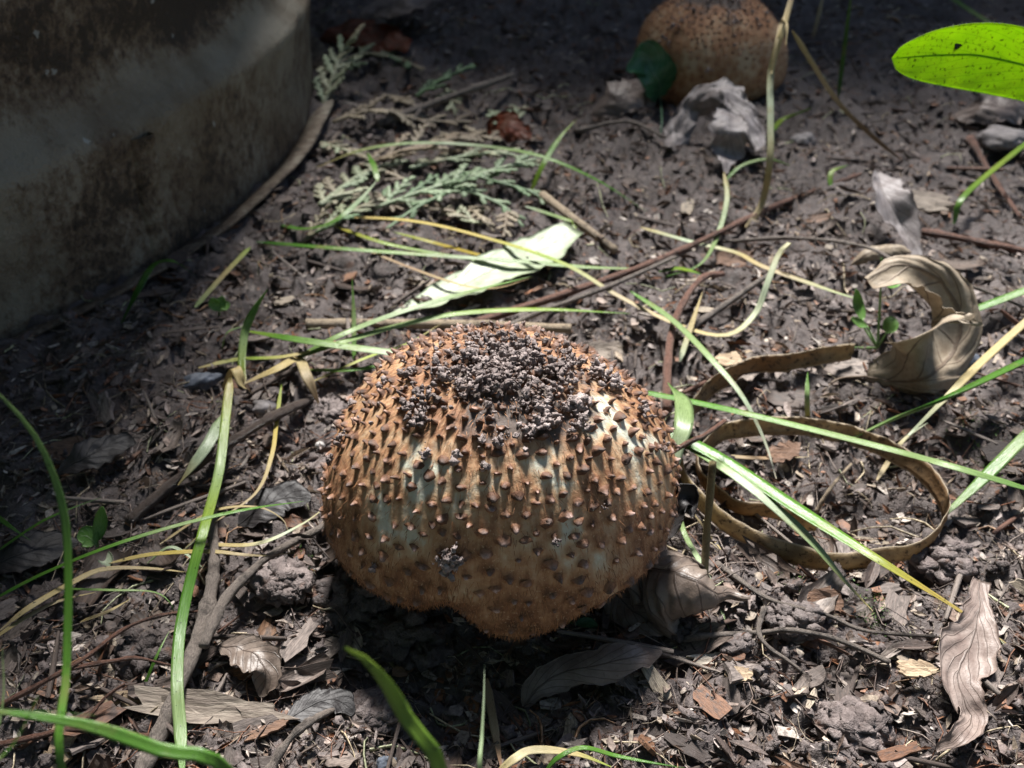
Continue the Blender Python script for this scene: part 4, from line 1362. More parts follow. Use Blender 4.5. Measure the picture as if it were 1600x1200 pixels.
blade('long dry blades end curving past the pale seedling', [(0, 985, 0.3), (45, 950, 0.7), (110, 912, 0.8), (160, 890, 0.5), (230, 888, 0.4), (300, 895, 0.3)], 12, [TAN, STRAW, TAN, STRAW], name='straw', cat='straw', mat=M_STRAW)
blade('fraying straw under the dark clod', [(-20, 1005, 0.2), (40, 965, 0.6), (90, 940, 0.6), (150, 925, 0.4)], 9, [STRAW, TAN, STRAW], name='straw', cat='straw', mat=M_STRAW)
blade('short tan straw beside the red twig', [(125, 972, 0.2), (170, 955, 0.5), (205, 935, 0.4)], 9, [STRAW, TAN, STRAW], name='straw', cat='straw', mat=M_STRAW)
blade('thin green arc of grass over the straw tangle', [(-20, 942, 0.6), (60, 900, 1.2), (160, 858, 1.6), (270, 823, 1.8), (380, 797, 1.6), (475, 783, 0.9)], 8, [DEEP, GREEN, GREEN, PALE, GREEN, GREEN], taper=(0.1, 0.3))
blade('thin dark green blade over the black leaf', [(-10, 865, 0.6), (60, 818, 1.0), (110, 795, 1.1), (158, 777, 0.9)], 6, [GREEN, GREEN, DEEP])
blade('short green blade tip at the black leaf', [(-20, 795, 0.8), (15, 822, 0.7), (48, 845, 0.4)], 8, [GREEN, GREEN, DEEP])
blade('fine green thread bending over the dark clod', [(100, 920, 0.6), (170, 922, 1.0), (240, 925, 1.1), (268, 945, 0.9), (272, 970, 0.5)], 5, [GREEN, PALE, GREEN])
blade('green thread standing beside the grey stick', [(220, 1085, 0.1), (245, 1025, 0.7), (265, 985, 1.0)], 6, [GREEN, GREEN, PALE])
blade('small pale arc of grass above the seedling', [(230, 880, 0.2), (270, 855, 0.7), (325, 893, 0.3)], 6, [PALE, WHITE_G, PALE])

# nearest the lens: blades standing up out of the foreground
def stand(label, pts, w_cm, cols, **kw):
    """Blade given by pixel and depth (cm from the lens), rooted in the soil."""
    W = [depth_point(a, b, d) for a, b, d in pts]
    root = W[-1].copy()
    r2 = root + np.array([0.2, 0.3, 0])
    r2[2] = gh(r2[0], r2[1]) - 0.2
    W = np.array(W + [root * 0.4 + r2 * 0.6 + np.array([0, -0.1, 0.2]), r2])[::-1]
    S = spline(W, 40)
    V, F, c, st = ribbon(S, w_cm, cols, **kw)
    o = build('grass', V, F, M_BLADE, None, S[0], cols=c, st=st)
    return tag(o, label, 'grass blade', kind='thing')


stand('tall green blade arching over the dark litter by the barrel', [(-60, 575, 15.0), (0, 618, 15.2), (60, 690, 15.4), (98, 790, 15.6), (107, 900, 15.6), (104, 1050, 15.4), (100, 1215, 15.0)], 0.13, [DEEP, GREEN, GREEN, GREEN, PALE], up=(0, -0.8, 0.5), taper=(0.1, 0.2))
stand('blurred green blade rising beside the fallen bark strip', [(-40, 1108, 14.0), (60, 1120, 14.0), (150, 1137, 14.2), (250, 1172, 14.4), (360, 1212, 14.6)], 0.20, [DEEP, GREEN, GREEN, GREEN], up=(0, -0.5, 0.8), taper=(0.1, 0.2))
stand('thick blurred green blade curling over toward the mushroom', [(538, 1012, 13.0), (568, 1028, 13.0), (605, 1070, 13.2), (640, 1130, 13.4), (690, 1215, 13.6)], 0.21, [DEEP, GREEN, GREEN, LIME], up=(0, -0.7, 0.6), taper=(0.1, 0.12), tip=0.2)
stand('straight slender green blade with pointed tip below mushroom', [(757, 1037, 17.2), (756, 1090, 17.0), (753, 1150, 16.8), (750, 1215, 16.6)], 0.105, [GREEN, GREEN, PALE, WHITE_G], up=(0, -0.9, 0.4), taper=(0.1, 0.35), tip=0.04)
stand('faint blurred blade close beside the tall arching blade', [(60, 1085, 13.5), (40, 1130, 13.5), (10, 1180, 13.5), (-30, 1230, 13.5)], 0.13, [DEEP, DEEP, GREEN], up=(0, -0.8, 0.5))
stand('low blurred blade crossing under the fallen bark strip', [(150, 1118, 14.4), (80, 1112, 14.3), (0, 1110, 14.2), (-60, 1112, 14.2)], 0.10, [DEEP, GREEN, DEEP], up=(0, -0.6, 0.7))
stand('green blade edge standing near the red twigs', [(3, 1010, 15.5), (6, 1080, 15.4), (-3, 1140, 15.3), (-20, 1220, 15.2)], 0.10, [DEEP, GREEN, PALE], up=(0, -0.8, 0.5))
blade('thin green stem looping low in front of dark leaf', [(845, 1215, 0.2), (870, 1185, 0.6), (910, 1168, 0.8), (960, 1180, 0.7), (1010, 1190, 0.5), (1070, 1200, 0.3)], 8, [DEEP, GREEN, GREEN, DEEP], name='grass_sprout', cat='grass sprout', fold=0.1, thick=0.08)
blade('creamy bent straw lying under the looping green stem', [(770, 1215, 0.2), (805, 1185, 0.5), (835, 1172, 0.6), (900, 1178, 0.5), (960, 1200, 0.2)], 15, [STRAW, (0.6, 0.52, 0.34), STRAW, LIME], name='straw', cat='straw', mat=M_STRAW)
blade('reddish dry stalk at the base of slender green blade', [(760, 1060, 0.3), (768, 1110, 0.4), (785, 1210, 0.2)], 14, [BROWN, TAN, (0.3, 0.13, 0.08)], name='straw', cat='straw', mat=M_STRAW)

# far side, by the smaller mushroom
blade('pale dry stalk standing up beside the smaller mushroom', [(1165, 355, 0.2), (1190, 320, 0.9), (1203, 250, 2.6), (1204, 180, 4.2), (1205, 110, 5.6), (1225, 40, 6.6), (1245, -30, 7.6)], 10, [TAN, STRAW, WHITE_G, STRAW, TAN, BROWN], name='dry_stalk', cat='stalk', mat=M_STRAW, fold=0.1, thick=0.16, up=(0, -1, 0.2), taper=(0.1, 0.1), n=40)
blade('thin dry branchlet sloping off the standing stalk', [(1238, 48, 6.4), (1270, 100, 4.6), (1310, 160, 2.8), (1360, 210, 1.4), (1412, 253, 0.3)], 7, [STRAW, TAN, BROWN, BROWN], name='dry_stalk', cat='stalk', mat=M_STRAW, fold=0.1, thick=0.12, up=(0, -1, 0.2), taper=(0.1, 0.2))
blade('crooked dry tip hooked over the standing stalk', [(1205, 115, 5.5), (1214, 65, 6.3), (1222, 33, 6.9), (1230, 38, 6.8), (1228, 70, 6.2)], 6, [STRAW, TAN, STRAW], name='dry_stalk', cat='stalk', mat=M_STRAW, fold=0.1, thick=0.12, up=(0, -1, 0.2))
blade('thin green stem running down from the crumpled grey leaf', [(1131, 268, 1.6), (1136, 310, 1.2), (1122, 365, 0.9), (1095, 412, 0.6), (1040, 432, 0.2)], 8, [STRAW, PALE, PALE, GREEN], name='grass_sprout', cat='grass sprout', fold=0.1, thick=0.12)
blade('small green stem hooking off the dry stalk foot', [(1135, 280, 0.2), (1160, 258, 0.7), (1200, 248, 0.9), (1235, 258, 0.6)], 7, [GREEN, PALE, GREEN], name='grass_sprout', cat='grass sprout', fold=0.1, thick=0.12)
blade('short green shoot leaning toward a withered flower', [(1205, 205, 0.5), (1225, 185, 1.0), (1268, 168, 1.4)], 9, [GREEN, LIME, GREEN], name='grass_sprout', cat='grass sprout', fold=0.1, thick=0.14)
blade('tiny green hook sprouting from bare litter', [(1297, 292, 0.0), (1300, 268, 0.5), (1325, 258, 0.6)], 8, [GREEN, LIME, GREEN], name='grass_sprout', cat='grass sprout', fold=0.1, thick=0.1)
blade('dark upright stem behind the dry stalk branchlet', [(1310, 150, 0.2), (1320, 70, 3.0), (1332, -25, 6.0)], 7, [DEEP, DEEP, GREEN], name='grass_sprout', cat='grass sprout', fold=0.1, thick=0.12, up=(0, -1, 0.2))
blade('thin grey stem standing farther behind the dry stalk', [(1270, 60, 0.5), (1280, 20, 2.0), (1290, -25, 3.5)], 6, [BROWN, TAN, TAN], name='dry_stalk', cat='stalk', mat=M_STRAW, fold=0.1, thick=0.1, up=(0, -1, 0.2))

# ---------------------------------------------------------------- the coiled dry strip, standing on edge
coil_px = [(1330, 562, .35), (1240, 566, .4), (1170, 585, .4), (1105, 620, .3), (1068, 675, .3), (1062, 735, .3), (1085, 785, .3), (1140, 832, .3), (1210, 868, .3), (1290, 888, .3), (1370, 888, .3), (1435, 868, .3), (1472, 825, .3), (1474, 785, .3),
           (1430, 738, .35), (1350, 700, .4), (1270, 678, .4), (1190, 672, .4), (1125, 690, .4), (1090, 725, .3), (1095, 765, .3), (1150, 795, .2), (1210, 815, .1), (1275, 838, .05)]
Sc = spline(np.array(world_pts(coil_px)), 130)
Sc[:, 2] = np.convolve(np.pad(Sc[:, 2], 6, 'edge'), np.ones(13) / 13, 'valid') + 0.25
Vc, Fc, cc, stc = ribbon(Sc, 0.62, [TAN, BROWN, TAN, STRAW, TAN, TAN, BROWN, TAN, TAN, BROWN, TAN], fold=0.22, up=(0, 0, 1), thick=0.05, roll=[1.35, 1.2, 1.35, 1.6, 1.8, 1.7, 1.35, 1.2, 1.3, 1.5, 1.4], taper=(0.02, 0.02), tip=0.6)
Vc = Vc + 0.025 * np.stack([noise3(Vc * 7, 84), noise3(Vc * 7, 85), noise3(Vc * 7, 86)], -1) + 0.04 * np.stack([noise3(Vc * 2.5, 81), noise3(Vc * 2.5, 82), noise3(Vc * 2.5, 83)], -1)


def strip_material():
    m, nt, b, out = nodes_of('spotted_dry_strip')
    co = N(nt, 'ShaderNodeNewGeometry').outputs['Position']
    n1 = noise(nt, co, 180, 5, 0.7)
    n2 = noise(nt, co, 520, 4, 0.7)
    st = N(nt, 'ShaderNodeSeparateXYZ')
    nt.links.new(attr(nt, 'st', 'Vector'), st.inputs[0])
    c = mixc(nt, attr(nt, 'Col'), (0.20, 0.115, 0.05), ramp(nt, [(0.42, 0.0), (0.62, 0.55)], n1))
    c = mixc(nt, c, (0.05, 0.035, 0.025), ramp(nt, [(0.54, 0.0), (0.64, 0.85)], n2))
    edge = ramp(nt, [(0.80, 0.0), (0.95, 0.8)], math_n(nt, 'ABSOLUTE', st.outputs[0]))
    c = mixc(nt, c, (0.62, 0.53, 0.40), edge)
    nt.links.new(c, b.inputs['Base Color'])
    b.inputs['Roughness'].default_value = 0.65
    bump(nt, b, math_n(nt, 'ADD', n1, n2), 0.5, 0.0008)
    add_translucent(nt, b, out, c, 0.4)
    return m


o = build('dry_strip', Vc, Fc, strip_material(), None, Sc[0], cols=cc, st=stc)
tag(o, 'long dry tan strip coiled on edge, spotted with brown', 'dry strip')

# ---------------------------------------------------------------- twigs and sticks
twig('pale horizontal stem lying behind the big mushroom', [(478, 507, 0.3), (600, 506, 0.4), (750, 508, 0.4), (892, 514, 0.3)], 17, M_TWIG_TAN, 'stick', 'stick', 0.9, 0.12)
twig('short cut tan stalk pointing at the conifer sprays', [(848, 305, 0.5), (900, 345, 0.4), (962, 392, 0.3)], 15, M_TWIG_TAN, 'stick', 'stick', 0.9, 0.1)
twig('long pinkish twig running from mushroom crown to far litter', [(740, 505, 0.3), (880, 460, 0.5), (1020, 410, 0.6), (1130, 360, 0.6), (1220, 318, 0.5), (1345, 272, 0.3)], 13, M_TWIG_RED, end=0.55, n=40)
twig('thin grey twig crossing beside the long pinkish twig', [(700, 560, 0.3), (820, 498, 0.6), (950, 448, 0.7), (1080, 390, 0.5)], 10, M_TWIG_GREY, n=30)
twig('bent brown twig standing between the straws behind mushroom', [(1042, 640, 0.3), (1043, 570, 0.6), (1052, 510, 0.7), (1075, 460, 0.8), (1102, 432, 0.6), (1130, 428, 0.3)], 16, M_TWIG_RED, end=0.6, n=30)
twig('straight grey twig slanting toward the straw loop', [(1060, 525, 0.3), (1120, 485, 0.5), (1200, 430, 0.6)], 14, M_TWIG_GREY)
twig('grey twig lying at the back under conifer litter', [(590, 195, 0.4), (660, 168, 0.9), (730, 142, 1.2), (802, 117, 1.4)], 14, M_TWIG_GREY, end=0.6, side=[([(660, 168, 0.9), (640, 195, 0.4)], 8)])
twig('reddish twig lying beside the bare grey leaf', [(1440, 362, 0.3), (1500, 372, 0.4), (1560, 385, 0.4), (1650, 400, 0.3)], 13, M_TWIG_RED, end=0.8)
twig('thin brown twig crossing over the curled beige leaf', [(1130, 378, 0.4), (1240, 372, 0.8), (1350, 385, 1.2), (1420, 420, 1.4), (1520, 448, 1.0), (1600, 480, 0.6)], 7, M_TWIG_GREY, n=40)
twig('dark twig leaning in the far right litter', [(1515, 215, 0.8), (1550, 275, 0.5), (1595, 340, 0.2)], 11, M_TWIG_RED)
twig('small side twig lying across the dark far bank', [(900, 205, 0.3), (980, 190, 0.5), (1040, 215, 0.3)], 8, M_TWIG_GREY)
twig('long grey knotted stick lying below the straw tangle', [(212, 1225, 0.5), (248, 1150, 0.7), (285, 1060, 0.8), (322, 960, 0.8), (335, 880, 0.7), (330, 800, 0.4)], 24, M_TWIG_GREY, end=0.8, knob=0.35, n=46)
twig('grey forked stick end lying across the knotted stick', [(318, 1010, 0.9), (350, 940, 0.9), (380, 905, 0.8), (425, 866, 0.5), (520, 815, 0.4)], 18, M_TWIG_GREY, end=0.6, knob=0.35)
twig('wet black twig running up to the dry clump', [(200, 815, 0.3), (270, 755, 0.6), (340, 705, 0.8), (420, 655, 0.8), (490, 622, 0.5)], 20, M_TWIG_WET, end=0.7, knob=0.3, n=36)
twig('reddish brown twig lying over the small clods', [(-15, 1110, 0.3), (60, 1070, 0.6), (130, 1030, 0.9), (190, 985, 1.0), (250, 962, 0.9), (312, 955, 0.5)], 10, M_TWIG_RED, end=0.5, n=36, side=[([(110, 1045, 0.8), (180, 1032, 1.0), (215, 1028, 1.0), (268, 1040, 0.6)], 8)])
twig('dark red twig lying in the front litter', [(-10, 1165, 0.3), (60, 1150, 0.5), (120, 1140, 0.5), (240, 1150, 0.3)], 10, M_TWIG_RED, end=0.7)
twig('short red twiglet sticking up near bark strip', [(135, 1125, 0.2), (165, 1090, 0.7), (195, 1068, 1.0)], 7, M_TWIG_RED)
twig('blue grey stick lying in the front shadow', [(410, 1225, 0.3), (445, 1165, 0.6), (480, 1130, 0.6), (528, 1105, 0.4)], 17, M_TWIG_GREY, end=0.6, knob=0.35)
twig('olive stem standing upright in front of the coil', [(1099, 932, 0.1), (1103, 850, 1.5), (1108, 790, 2.6), (1114, 722, 3.8)], 13, M_STEM_OLIVE, 'stick', 'stick', 0.9, 0.08)
twig('short dark twig jutting out from mushroom right edge', [(1035, 715, 2.2), (1075, 692, 2.4), (1100, 680, 2.5), (1132, 658, 2.6)], 9, M_TWIG_RED, end=0.7, knob=0.3)
twig('grey root winding below the coil', [(1060, 1000, 0.2), (1110, 993, 0.4), (1190, 988, 0.5), (1240, 985, 0.5), (1310, 1000, 0.4), (1390, 1035, 0.2)], 10, M_TWIG_GREY, end=0.8, knob=0.3, n=40)
twig('curved grey root hooking up from the winding root', [(1195, 950, 0.4), (1185, 985, 0.7), (1200, 1010, 0.6), (1235, 1035, 0.3), (1270, 1065, 0.2)], 9, M_TWIG_GREY, knob=0.3)
twig('straight grey twig between coil and s-curved leaf', [(1120, 880, 0.2), (1200, 935, 0.5), (1290, 960, 0.5), (1350, 985, 0.4), (1460, 995, 0.3)], 9, M_TWIG_GREY, knob=0.3, n=34)
twig('pale thick stalk stub beside the cone-curled leaf', [(985, 940, 0.2), (990, 905, 0.8), (998, 868, 1.4)], 26, M_TWIG_TAN, 'stick', 'stick', 0.95, 0.1)
twig('pale reddish sprig lying on bare soil by the coil', [(1275, 800, 0.2), (1300, 760, 0.4), (1330, 725, 0.5)], 7, M_TWIG_TAN)
twig('tan stem fragment lying in the mushroom shadow', [(712, 945, 0.4), (735, 937, 0.6), (758, 928, 0.7)], 9, M_TWIG_TAN, end=0.8)
print('blades done')

# ---------------------------------------------------------------- leaves
def leaf_mesh(S, hw, up, curl_l=0.0, curl_r=0.0, fold=0.0, ripple=0.04, nv=8, slant=0.45, m=19, thick=0.018, wl=1.0, wr=1.0, crumple=0.03, seed=0, ragged=0.0):
    """Leaf along midrib S: half width hw(t), each half rolled by curl (radians at the rim) towards the upper face."""
    n = len(S)
    T, s, nn = frames(S, up)
    t = np.linspace(0, 1, n)
    H = hw(t) if callable(hw) else np.interp(t, np.linspace(0, 1, len(hw)), hw)
    H = np.maximum(H, 0.012)
    ss = np.linspace(-1, 1, m)
    V = np.zeros((n, m, 3))
    for j, q in enumerate(ss):
        wd = wl if q < 0 else wr
        c = (curl_l if q < 0 else curl_r)
        c = np.interp(t, np.linspace(0, 1, len(c)), c) if np.ndim(c) else np.full(n, float(c))
        w = abs(q) * H * wd * (1 + ragged * abs(q) ** 3 * (noise2(t * 11 + seed * 3, np.full(n, 2.0 + np.sign(q)), 60 + seed) + 0.7 * noise2(t * 31 + seed, np.full(n, 5.0 + np.sign(q)), 61 + seed)))
        k = c / (H * wd)
        a = k * w
        sm = np.abs(k) < 1e-4
        ks = np.where(sm, 1, k)
        du = np.where(sm, w, np.sin(a) / ks)
        dz = np.where(sm, 0, (1 - np.cos(a)) / ks)
        du, dz = du * math.cos(fold) - dz * math.sin(fold), du * math.sin(fold) + dz * math.cos(fold)
        rip = ripple * H * np.sin(2 * np.pi * (t * nv - abs(q) * slant * nv * 0.5)) * abs(q) ** 0.8
        V[:, j] = S + s * (np.sign(q) * du)[:, None] + nn * (dz + rip)[:, None]
    V = V + crumple * np.stack([noise3(V * 1.1 + seed, 90 + seed), noise3(V * 1.1 + seed + 7, 91 + seed), noise3(V * 1.1 + seed + 3, 92 + seed)], -1)
    if ragged:
        V = V + 0.35 * crumple * np.stack([noise3(V * 4.0 + seed, 94), noise3(V * 4.0 + seed + 7, 95), noise3(V * 4.0 + seed + 3, 96)], -1)
    du_ = np.gradient(V, axis=1)
    dv_ = np.gradient(V, axis=0)
    nrm = unit(np.cross(du_, dv_))
    V2 = V - nrm * thick
    top, bot = V.reshape(-1, 3), V2.reshape(-1, 3)
    F = grid_faces(n, m)
    k = n * m
    rim = [i * m for i in range(n)] + [(n - 1) * m + j for j in range(1, m)] + [i * m + m - 1 for i in range(n - 2, -1, -1)] + [j for j in range(m - 2, 0, -1)]
    sides = np.array([(rim[i], rim[(i + 1) % len(rim)], rim[(i + 1) % len(rim)] + k, rim[i] + k) for i in range(len(rim))])
    st = np.stack([np.tile(ss, n), np.repeat(t, m)], -1)
    return np.vstack([top, bot]), np.vstack([F, F[:, ::-1] + k, sides[:, ::-1]]), np.vstack([st, st]), V


def leaf(label, pts, hw, mat, up=(0, 0, 1), name='dead_leaf', cat='leaf', n=40, stalk=None, parent=None, rib=True, **kw):
    W = pts if isinstance(pts, np.ndarray) else np.array(world_pts(pts))
    S = spline(W, n)
    if name == 'dead_leaf':
        kw.setdefault('ragged', 0.16)
    V, F, st, grid = leaf_mesh(S, hw, up, **kw)
    o = build(name, V, F, mat, parent, S[0], st=st)
    if rib:
        L = S[:-2]
        mid = grid[:-2, grid.shape[1] // 2]
        nn = unit(np.cross(np.gradient(grid, axis=1), np.gradient(grid, axis=0))[:-2, grid.shape[1] // 2])
        Vr, Fr, sr = tube(mid - nn * 0.012, np.linspace(0.034, 0.010, len(mid)), 6)
        build('midrib', Vr, Fr, mat, o, S[0], st=np.zeros((len(Vr), 2)))
    if stalk is not None:
        Ss = spline(np.array(world_pts(stalk)) if not isinstance(stalk, np.ndarray) else stalk, 12)
        Vs, Fs, sts = tube(Ss, np.linspace(0.045, 0.03, 12), 7)
        build('stalk', Vs, Fs, mat, o, S[0], st=np.zeros((len(Vs), 2)))
    if parent is None:
        tag(o, label, cat, kind='thing')
    return o


ell = lambda w, p=1.0, q=0.8: (lambda t: w * np.sin(np.pi * np.clip(t, 0, 1) ** p) ** q)
ML_BEIGE = leaf_material('beige_dead_leaf', (0.42, 0.35, 0.26), (0.30, 0.23, 0.16), (0.13, 0.085, 0.055), 0.22, 0.6, 8, 0.5)
ML_GREYBR = leaf_material('grey_brown_dead_leaf', (0.22, 0.175, 0.145), (0.14, 0.105, 0.085), (0.06, 0.042, 0.033), 0.06, 0.42, 8, 0.5)
ML_PINK = leaf_material('pinkish_dead_leaf', (0.34, 0.27, 0.235), (0.23, 0.17, 0.145), (0.10, 0.07, 0.055), 0.12, 0.5, 9, 0.6)
ML_DARK = leaf_material('dark_dead_leaf', (0.20, 0.158, 0.138), (0.12, 0.092, 0.08), (0.05, 0.036, 0.03), 0.04, 0.5, 8, 0.6)
ML_BLACK = leaf_material('wet_black_leaf', (0.028, 0.024, 0.024), (0.018, 0.016, 0.016), (0.02, 0.018, 0.018), 0.0, 0.55, 7, 0.6)
ML_GREY = leaf_material('grey_dead_leaf', (0.33, 0.30, 0.30), (0.22, 0.19, 0.185), (0.12, 0.10, 0.095), 0.1, 0.55, 7, 0.6)
ML_RED = leaf_material('red_brown_leaf', (0.20, 0.04, 0.015), (0.14, 0.05, 0.025), (0.07, 0.025, 0.015), 0.3, 0.5, 7, 0.6)
ML_WHITE = leaf_material('whitish_green_leaf', (0.50, 0.57, 0.40), (0.40, 0.48, 0.30), (0.56, 0.61, 0.46), 0.25, 0.38, 10, 0.6, 0.25)
ML_LIME = leaf_material('bright_green_leaf', (0.40, 0.62, 0.012), (0.47, 0.68, 0.02), (0.13, 0.33, 0.01), 0.72, 0.5, 6, 1.3, 0.9, 0.022)
ML_GREEN = leaf_material('green_leaflet', (0.14, 0.32, 0.06), (0.22, 0.40, 0.11), (0.30, 0.45, 0.2), 0.35, 0.35, 6, 0.6, 0.15)
ML_TEAL = leaf_material('dark_green_leaf', (0.035, 0.11, 0.05), (0.05, 0.16, 0.07), (0.12, 0.22, 0.14), 0.15, 0.3, 6, 0.6, 0.3)

# bright backlit leaf on a leaning plant whose root is beyond the edge of the bed
def bright_plant():
    D = 30.0
    tip = depth_point(1393, 92, D - 1.0)
    W = np.array([depth_point(1790, 235, D + 1.5), depth_point(1700, 165, D + 1.0), depth_point(1640, 118, D + 0.6), depth_point(1560, 92, D), depth_point(1480, 86, D - 0.5), tip])
    r = W[0] + np.array([1.0, 0.6, 0])
    r[2] = gh(r[0], r[1]) - 0.1
    root = empty('leafy_plant', r)
    Sb = spline(W[1:], 46)
    V, F, st, grid = leaf_mesh(Sb, lambda t: 1.02 * np.sin(np.pi * np.clip(0.12 + 0.88 * t, 0, 1) ** 1.1) ** 0.46, (0.12, -0.98, 0.12), curl_l=0.18, curl_r=0.25, ripple=0.012, nv=6, m=27, thick=0.015, crumple=0.02, seed=4)
    lf = build('leaf', V, F, ML_LIME, root, r, st=st)
    # a small hole gnawed through the blade shows as a dark scar
    hc = depth_point(1495, 72, D - 0.55)
    a = np.linspace(0, 2 * np.pi, 9, endpoint=False)
    ring = np.array([hc + 0.075 * (1 + 0.4 * math.sin(3 * q + 1)) * (rgt * math.cos(q) * 1.3 + upv * math.sin(q)) - fwd * 0.06 for q in a])
    ring2 = ring + fwd * 0.12
    F2 = [np.vstack([[(k, (k + 1) % 9, 9 + (k + 1) % 9, 9 + k) for k in range(9)]]), np.array([(k, (k + 1) % 9, 18) for k in range(9)])]
    build('gnawed_scar', np.vstack([ring, ring2, [hc - fwd * 0.055]]), F2, ML_BLACK, lf, r, st=np.zeros((19, 2)))
    # fringe of fine hairs along the rim
    e = np.vstack([grid[:, 0], grid[:, -1]])
    d = np.vstack([unit(grid[:, 0] - grid[:, 2]), unit(grid[:, -1] - grid[:, -3])])
    k = rng.integers(0, len(e) - 1, 700)
    k = k[(k % 46) != 45]
    f = rng.random((len(k), 1))
    b0 = e[k] * (1 - f) + e[k + 1] * f
    dirv = unit(d[k] + rng.normal(0, 0.45, (len(k), 3)))
    tp = b0 + dirv * rng.uniform(0.05, 0.13, (len(k), 1))
    w = 0.004 * unit(np.cross(dirv, fwd[None]))
    V = np.stack([b0 - w, b0 + w, tp], 1).reshape(-1, 3)
    build('hairs', V, np.arange(len(V)).reshape(-1, 3), M_SCALE, lf, r, cols=np.tile(np.array([[0.5, 0.6, 0.4]]), (len(V), 1)), kind='stuff')
    Vr, Fr, _ = tube(grid[:-2, 13] - fwd * 0.015, np.linspace(0.03, 0.006, 44), 6)
    build('midrib', Vr, Fr, ML_LIME, lf, r, st=np.zeros((len(Vr), 2)))
    Ss = spline(np.array([r, r * 0.5 + W[0] * 0.5 + np.array([0.3, 0, 0]), W[0], W[1]]), 24)
    Vs, Fs, sts = tube(Ss, np.linspace(0.13, 0.05, 24), 8)
    build('stem', Vs, Fs, ML_GREEN, root, r, st=sts * 0)
    tag(root, 'glowing lime green hairy leaf held above the ground', 'plant')


bright_plant()

leaf('curled beige dead leaf standing behind the coiled strip', [(1352, 588, 0.15), (1400, 597, 0.3), (1450, 590, 0.6), (1488, 552, 1.2), (1500, 500, 2.0), (1482, 450, 2.8), (1440, 420, 3.3), (1395, 415, 3.4), (1350, 440, 3.0)],
     [0.5, 1.5, 2.4, 3.0, 3.0, 2.6, 2.0, 1.3, 0.5], ML_BEIGE, up=(-0.35, -0.75, 0.5), curl_l=[-0.3, 0.6, 1.9, 2.9, 3.3, 3.1, 2.4, 1.6, 1.0], curl_r=-1.2, wr=0.32, ripple=0.025, nv=8, n=64, m=37, crumple=0.09, seed=2, stalk=[(1285, 612, 0.15), (1310, 592, 0.5), (1352, 588, 0.2)])
leaf('cone-curled wrinkled grey leaf beside the upright olive stem', [(968, 905, 0.9), (1000, 892, 1.35), (1050, 893, 1.6), (1105, 915, 1.35), (1140, 930, 1.05), (1170, 936, 0.9)],
     [1.1, 2.1, 2.2, 1.5, 0.7, 0.05], ML_GREYBR, up=(0.05, -0.35, 0.95), curl_l=[-1.5, -2.0, -2.3, -2.2, -2.0], curl_r=[-1.5, -2.0, -2.4, -2.4, -2.0], ripple=0.085, nv=9, slant=0.2, n=64, m=31, crumple=0.11, seed=5)
leaf('pinkish brown s-curved dead leaf under the yellow blade tip', [(1532, 908, 0.7), (1528, 950, 0.9), (1520, 1000, 0.8), (1497, 1050, 0.6), (1508, 1095, 0.5), (1518, 1120, 0.45), (1500, 1150, 0.4), (1462, 1174, 0.2)],
     [0.18, 0.28, 0.55, 0.72, 0.52, 0.42, 0.3, 0.05], ML_PINK, up=(0.1, -0.25, 0.95), curl_l=0.5, curl_r=0.55, ripple=0.06, nv=8, n=56, crumple=0.10, seed=3)
leaf('smooth dark brown leaf arched in the mushroom shadow edge', [(818, 1108, 0.15), (838, 1075, 0.6), (880, 1048, 0.95), (940, 1037, 1.05), (1000, 1024, 0.9), (1035, 1015, 0.7)],
     ell(0.46, 0.8, 0.7), ML_DARK, up=(0.15, -0.35, 0.9), curl_l=-0.5, curl_r=-0.6, ripple=0.01, n=44, crumple=0.05, seed=6)
leaf('small near-black curled leaf against the mushroom right flank', [(1028, 850, 0.7), (1048, 812, 1.3), (1062, 782, 1.7), (1080, 778, 1.7), (1086, 808, 1.4)], [0.2, 0.5, 0.55, 0.4, 0.1], ML_BLACK, up=(-0.5, -0.6, 0.5), curl_l=1.2, curl_r=1.4, crumple=0.10, seed=7)
leaf('ragged brown leaf tucked under the cone-curled leaf', [(930, 905, 0.5), (965, 930, 0.6), (1000, 960, 0.5), (1045, 985, 0.3)], ell(0.55, 0.9, 0.7), ML_DARK, up=(0.3, -0.5, 0.8), curl_l=0.6, curl_r=-0.6, crumple=0.10, seed=8)
leaf('folded grey leaf leaning on the beige curled leaf', [(1370, 268, 1.9), (1385, 310, 1.7), (1408, 350, 1.2), (1432, 405, 0.3)], [0.12, 0.75, 0.95, 0.55, 0.25], ML_GREY, up=(0.1, -0.7, 0.6), fold=0.55, crumple=0.08, seed=9, nv=5)
leaf('brown rolled leaf scrap behind the beige curled leaf', [(1330, 415, 0.3), (1360, 395, 0.8), (1400, 388, 1.0), (1425, 395, 0.9)], ell(0.5), ML_BEIGE, up=(0, -0.5, 0.8), curl_l=-1.2, curl_r=-1.0, crumple=0.08, seed=10)
leaf('crumpled grey leaf draped before the smaller mushroom', [(1050, 235, 0.2), (1075, 180, 1.6), (1110, 145, 2.6), (1150, 160, 2.4), (1190, 230, 0.6)], [0.4, 0.9, 1.2, 1.0, 0.35], ML_GREY, up=(0.0, -0.6, 0.8), curl_l=-0.7, curl_r=-1.3, crumple=0.3, seed=11, ripple=0.1)
leaf('torn pale grey flap hanging off the crumpled leaf', [(1140, 172, 2.2), (1142, 205, 1.6), (1136, 235, 1.0), (1131, 268, 0.5)], [0.5, 1.0, 0.7, 0.08], ML_GREY, up=(0.1, -0.9, 0.4), curl_l=0.5, curl_r=-0.4, crumple=0.15, seed=12)
